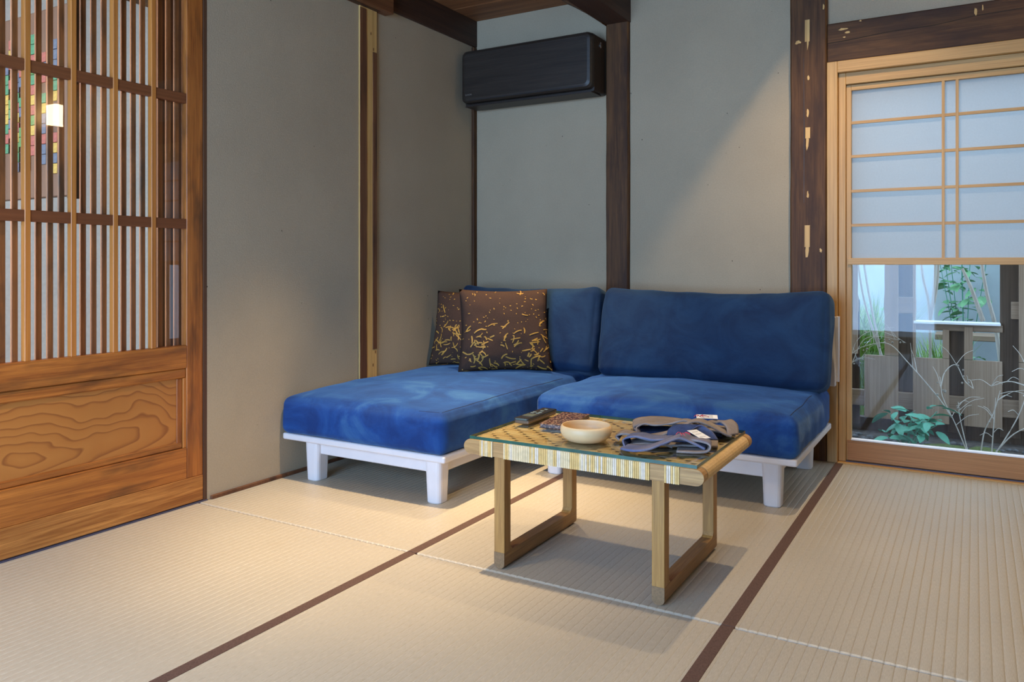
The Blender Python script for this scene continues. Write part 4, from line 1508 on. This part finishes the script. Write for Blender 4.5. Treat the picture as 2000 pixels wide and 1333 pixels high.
# bare winter shrubs in front of the fence
def bare(label, base, mains, seed, buds=True, rad=0.0031):
    rr = random.Random(seed)
    t = thing('bare_shrub', label, 'shrub', base)
    for pts in mains:
        P = catmull([Vector(p) for p in pts], 7)
        bm = bmesh.new()
        tube(bm, P, rad, rad * 0.45, 5)
        br = obj('branch', bm, 'twig', t)
        bm = bmesh.new()
        for k in range(4):
            i = rr.randrange(len(P) // 3, len(P))
            a = P[i]
            d = Vector((rr.uniform(-1, 1), rr.uniform(-0.5, 0.5), rr.uniform(0.1, 1))).normalized() * rr.uniform(0.06, 0.16)
            tube(bm, catmull([a, a + d * 0.5 + Vector((0, 0, 0.01)), a + d + Vector((0, 0, -0.015))], 4), rad * 0.5, rad * 0.3, 4)
        tw_ = obj('twig', bm, 'twig', br)
        if buds:
            bm = bmesh.new()
            for k in range(5):
                a = P[rr.randrange(len(P) // 2, len(P))] + Vector((rr.uniform(-.02, .02), rr.uniform(-.02, .02), rr.uniform(-.03, .01)))
                bmesh.ops.create_icosphere(bm, subdivisions=1, radius=rr.uniform(0.004, 0.008), matrix=Matrix.Translation(a))
            obj('buds', bm, 'bud', br)
    return t


bare('bare arching twigs with dry seed heads over the teal shrub', (2.42, 1.05, GZ),
     [[(2.42, 1.05, GZ), (2.36, 1.05, 0.02), (2.30, 1.05, 0.16), (2.29, 1.05, 0.24)],
      [(2.42, 1.05, GZ), (2.38, 1.07, 0.05), (2.37, 1.08, 0.14)],
      [(2.34, 1.05, 0.06), (2.28, 1.04, 0.16), (2.14, 1.0, 0.34), (2.04, 1.0, 0.44), (1.92, 1.0, 0.42), (1.86, 1.0, 0.38)],
      [(2.29, 1.05, 0.22), (2.31, 1.05, 0.30), (2.36, 1.05, 0.34), (2.40, 1.05, 0.26), (2.44, 1.05, 0.22)]], 1)
bare('bare pale branching shrub at the right side of the window', (2.52, 1.05, GZ),
     [[(2.47, 1.05, GZ), (2.49, 1.05, 0.0), (2.53, 1.05, 0.10), (2.56, 1.05, 0.22)],
      [(2.52, 1.05, GZ), (2.57, 1.05, -0.05), (2.64, 1.05, 0.10), (2.68, 1.05, 0.25), (2.68, 1.05, 0.38)],
      [(2.54, 1.05, -0.10), (2.62, 1.06, 0.0), (2.74, 1.06, 0.08), (2.90, 1.06, 0.20)],
      [(2.66, 1.05, 0.2), (2.72, 1.05, 0.25), (2.86, 1.05, 0.34)],
      [(2.68, 1.05, 0.25), (2.60, 1.05, 0.27), (2.52, 1.05, 0.24)],
      [(2.52, 1.05, GZ), (2.53, 1.05, 0.02), (2.54, 1.06, 0.18)]], 2, False, 0.0038)
bare('thin dry stalk with seed pods hanging at the left edge of the window', (1.84, 1.1, GZ),
     [[(1.84, 1.1, GZ), (1.83, 1.1, 0.2), (1.86, 1.1, 0.42), (1.95, 1.1, 0.50), (2.05, 1.1, 0.48), (2.12, 1.1, 0.44)],
      [(1.84, 1.1, 0.3), (1.90, 1.1, 0.44), (1.98, 1.1, 0.47), (2.08, 1.1, 0.455)],
      [(1.83, 1.1, 0.1), (1.84, 1.1, 0.3), (1.92, 1.1, 0.36)]], 3, True, 0.0020)

# moss and pebbles
bm = bmesh.new()
rr = random.Random(5)
for k in range(14):
    x, y = rr.uniform(1.95, 2.5), rr.uniform(0.85, 1.25)
    mtx = Matrix.Translation((x, y, GZ)) @ Matrix.Diagonal((rr.uniform(.06, .14), rr.uniform(.05, .1), rr.uniform(.015, .035), 1))
    bmesh.ops.create_icosphere(bm, subdivisions=2, radius=1.0, matrix=mtx)
for v_ in bm.verts:
    v_.co.z += 0.006 * noise.noise(v_.co * 40)
o = tag(obj('moss_patch', bm, 'moss', None, True), 'olive green moss covering the soil below the window', 'moss'); o['kind'] = 'stuff'
bm = bmesh.new()
for k in range(700):
    x, y = rr.uniform(1.7, 3.4), rr.uniform(0.45, 1.35)
    s_ = rr.uniform(0.008, 0.02)
    mtx = Matrix.Translation((x, y, GZ + 0.003)) @ Matrix.Rotation(rr.uniform(0, 6), 4, 'Z') @ Matrix.Diagonal((s_ * 1.4, s_, s_ * 0.7, 1))
    bmesh.ops.create_icosphere(bm, subdivisions=1, radius=1.0, matrix=mtx)
o = tag(obj('gravel', bm, 'stone', None, True), 'dark grey gravel strewn on the garden soil', 'gravel'); o['kind'] = 'stuff'
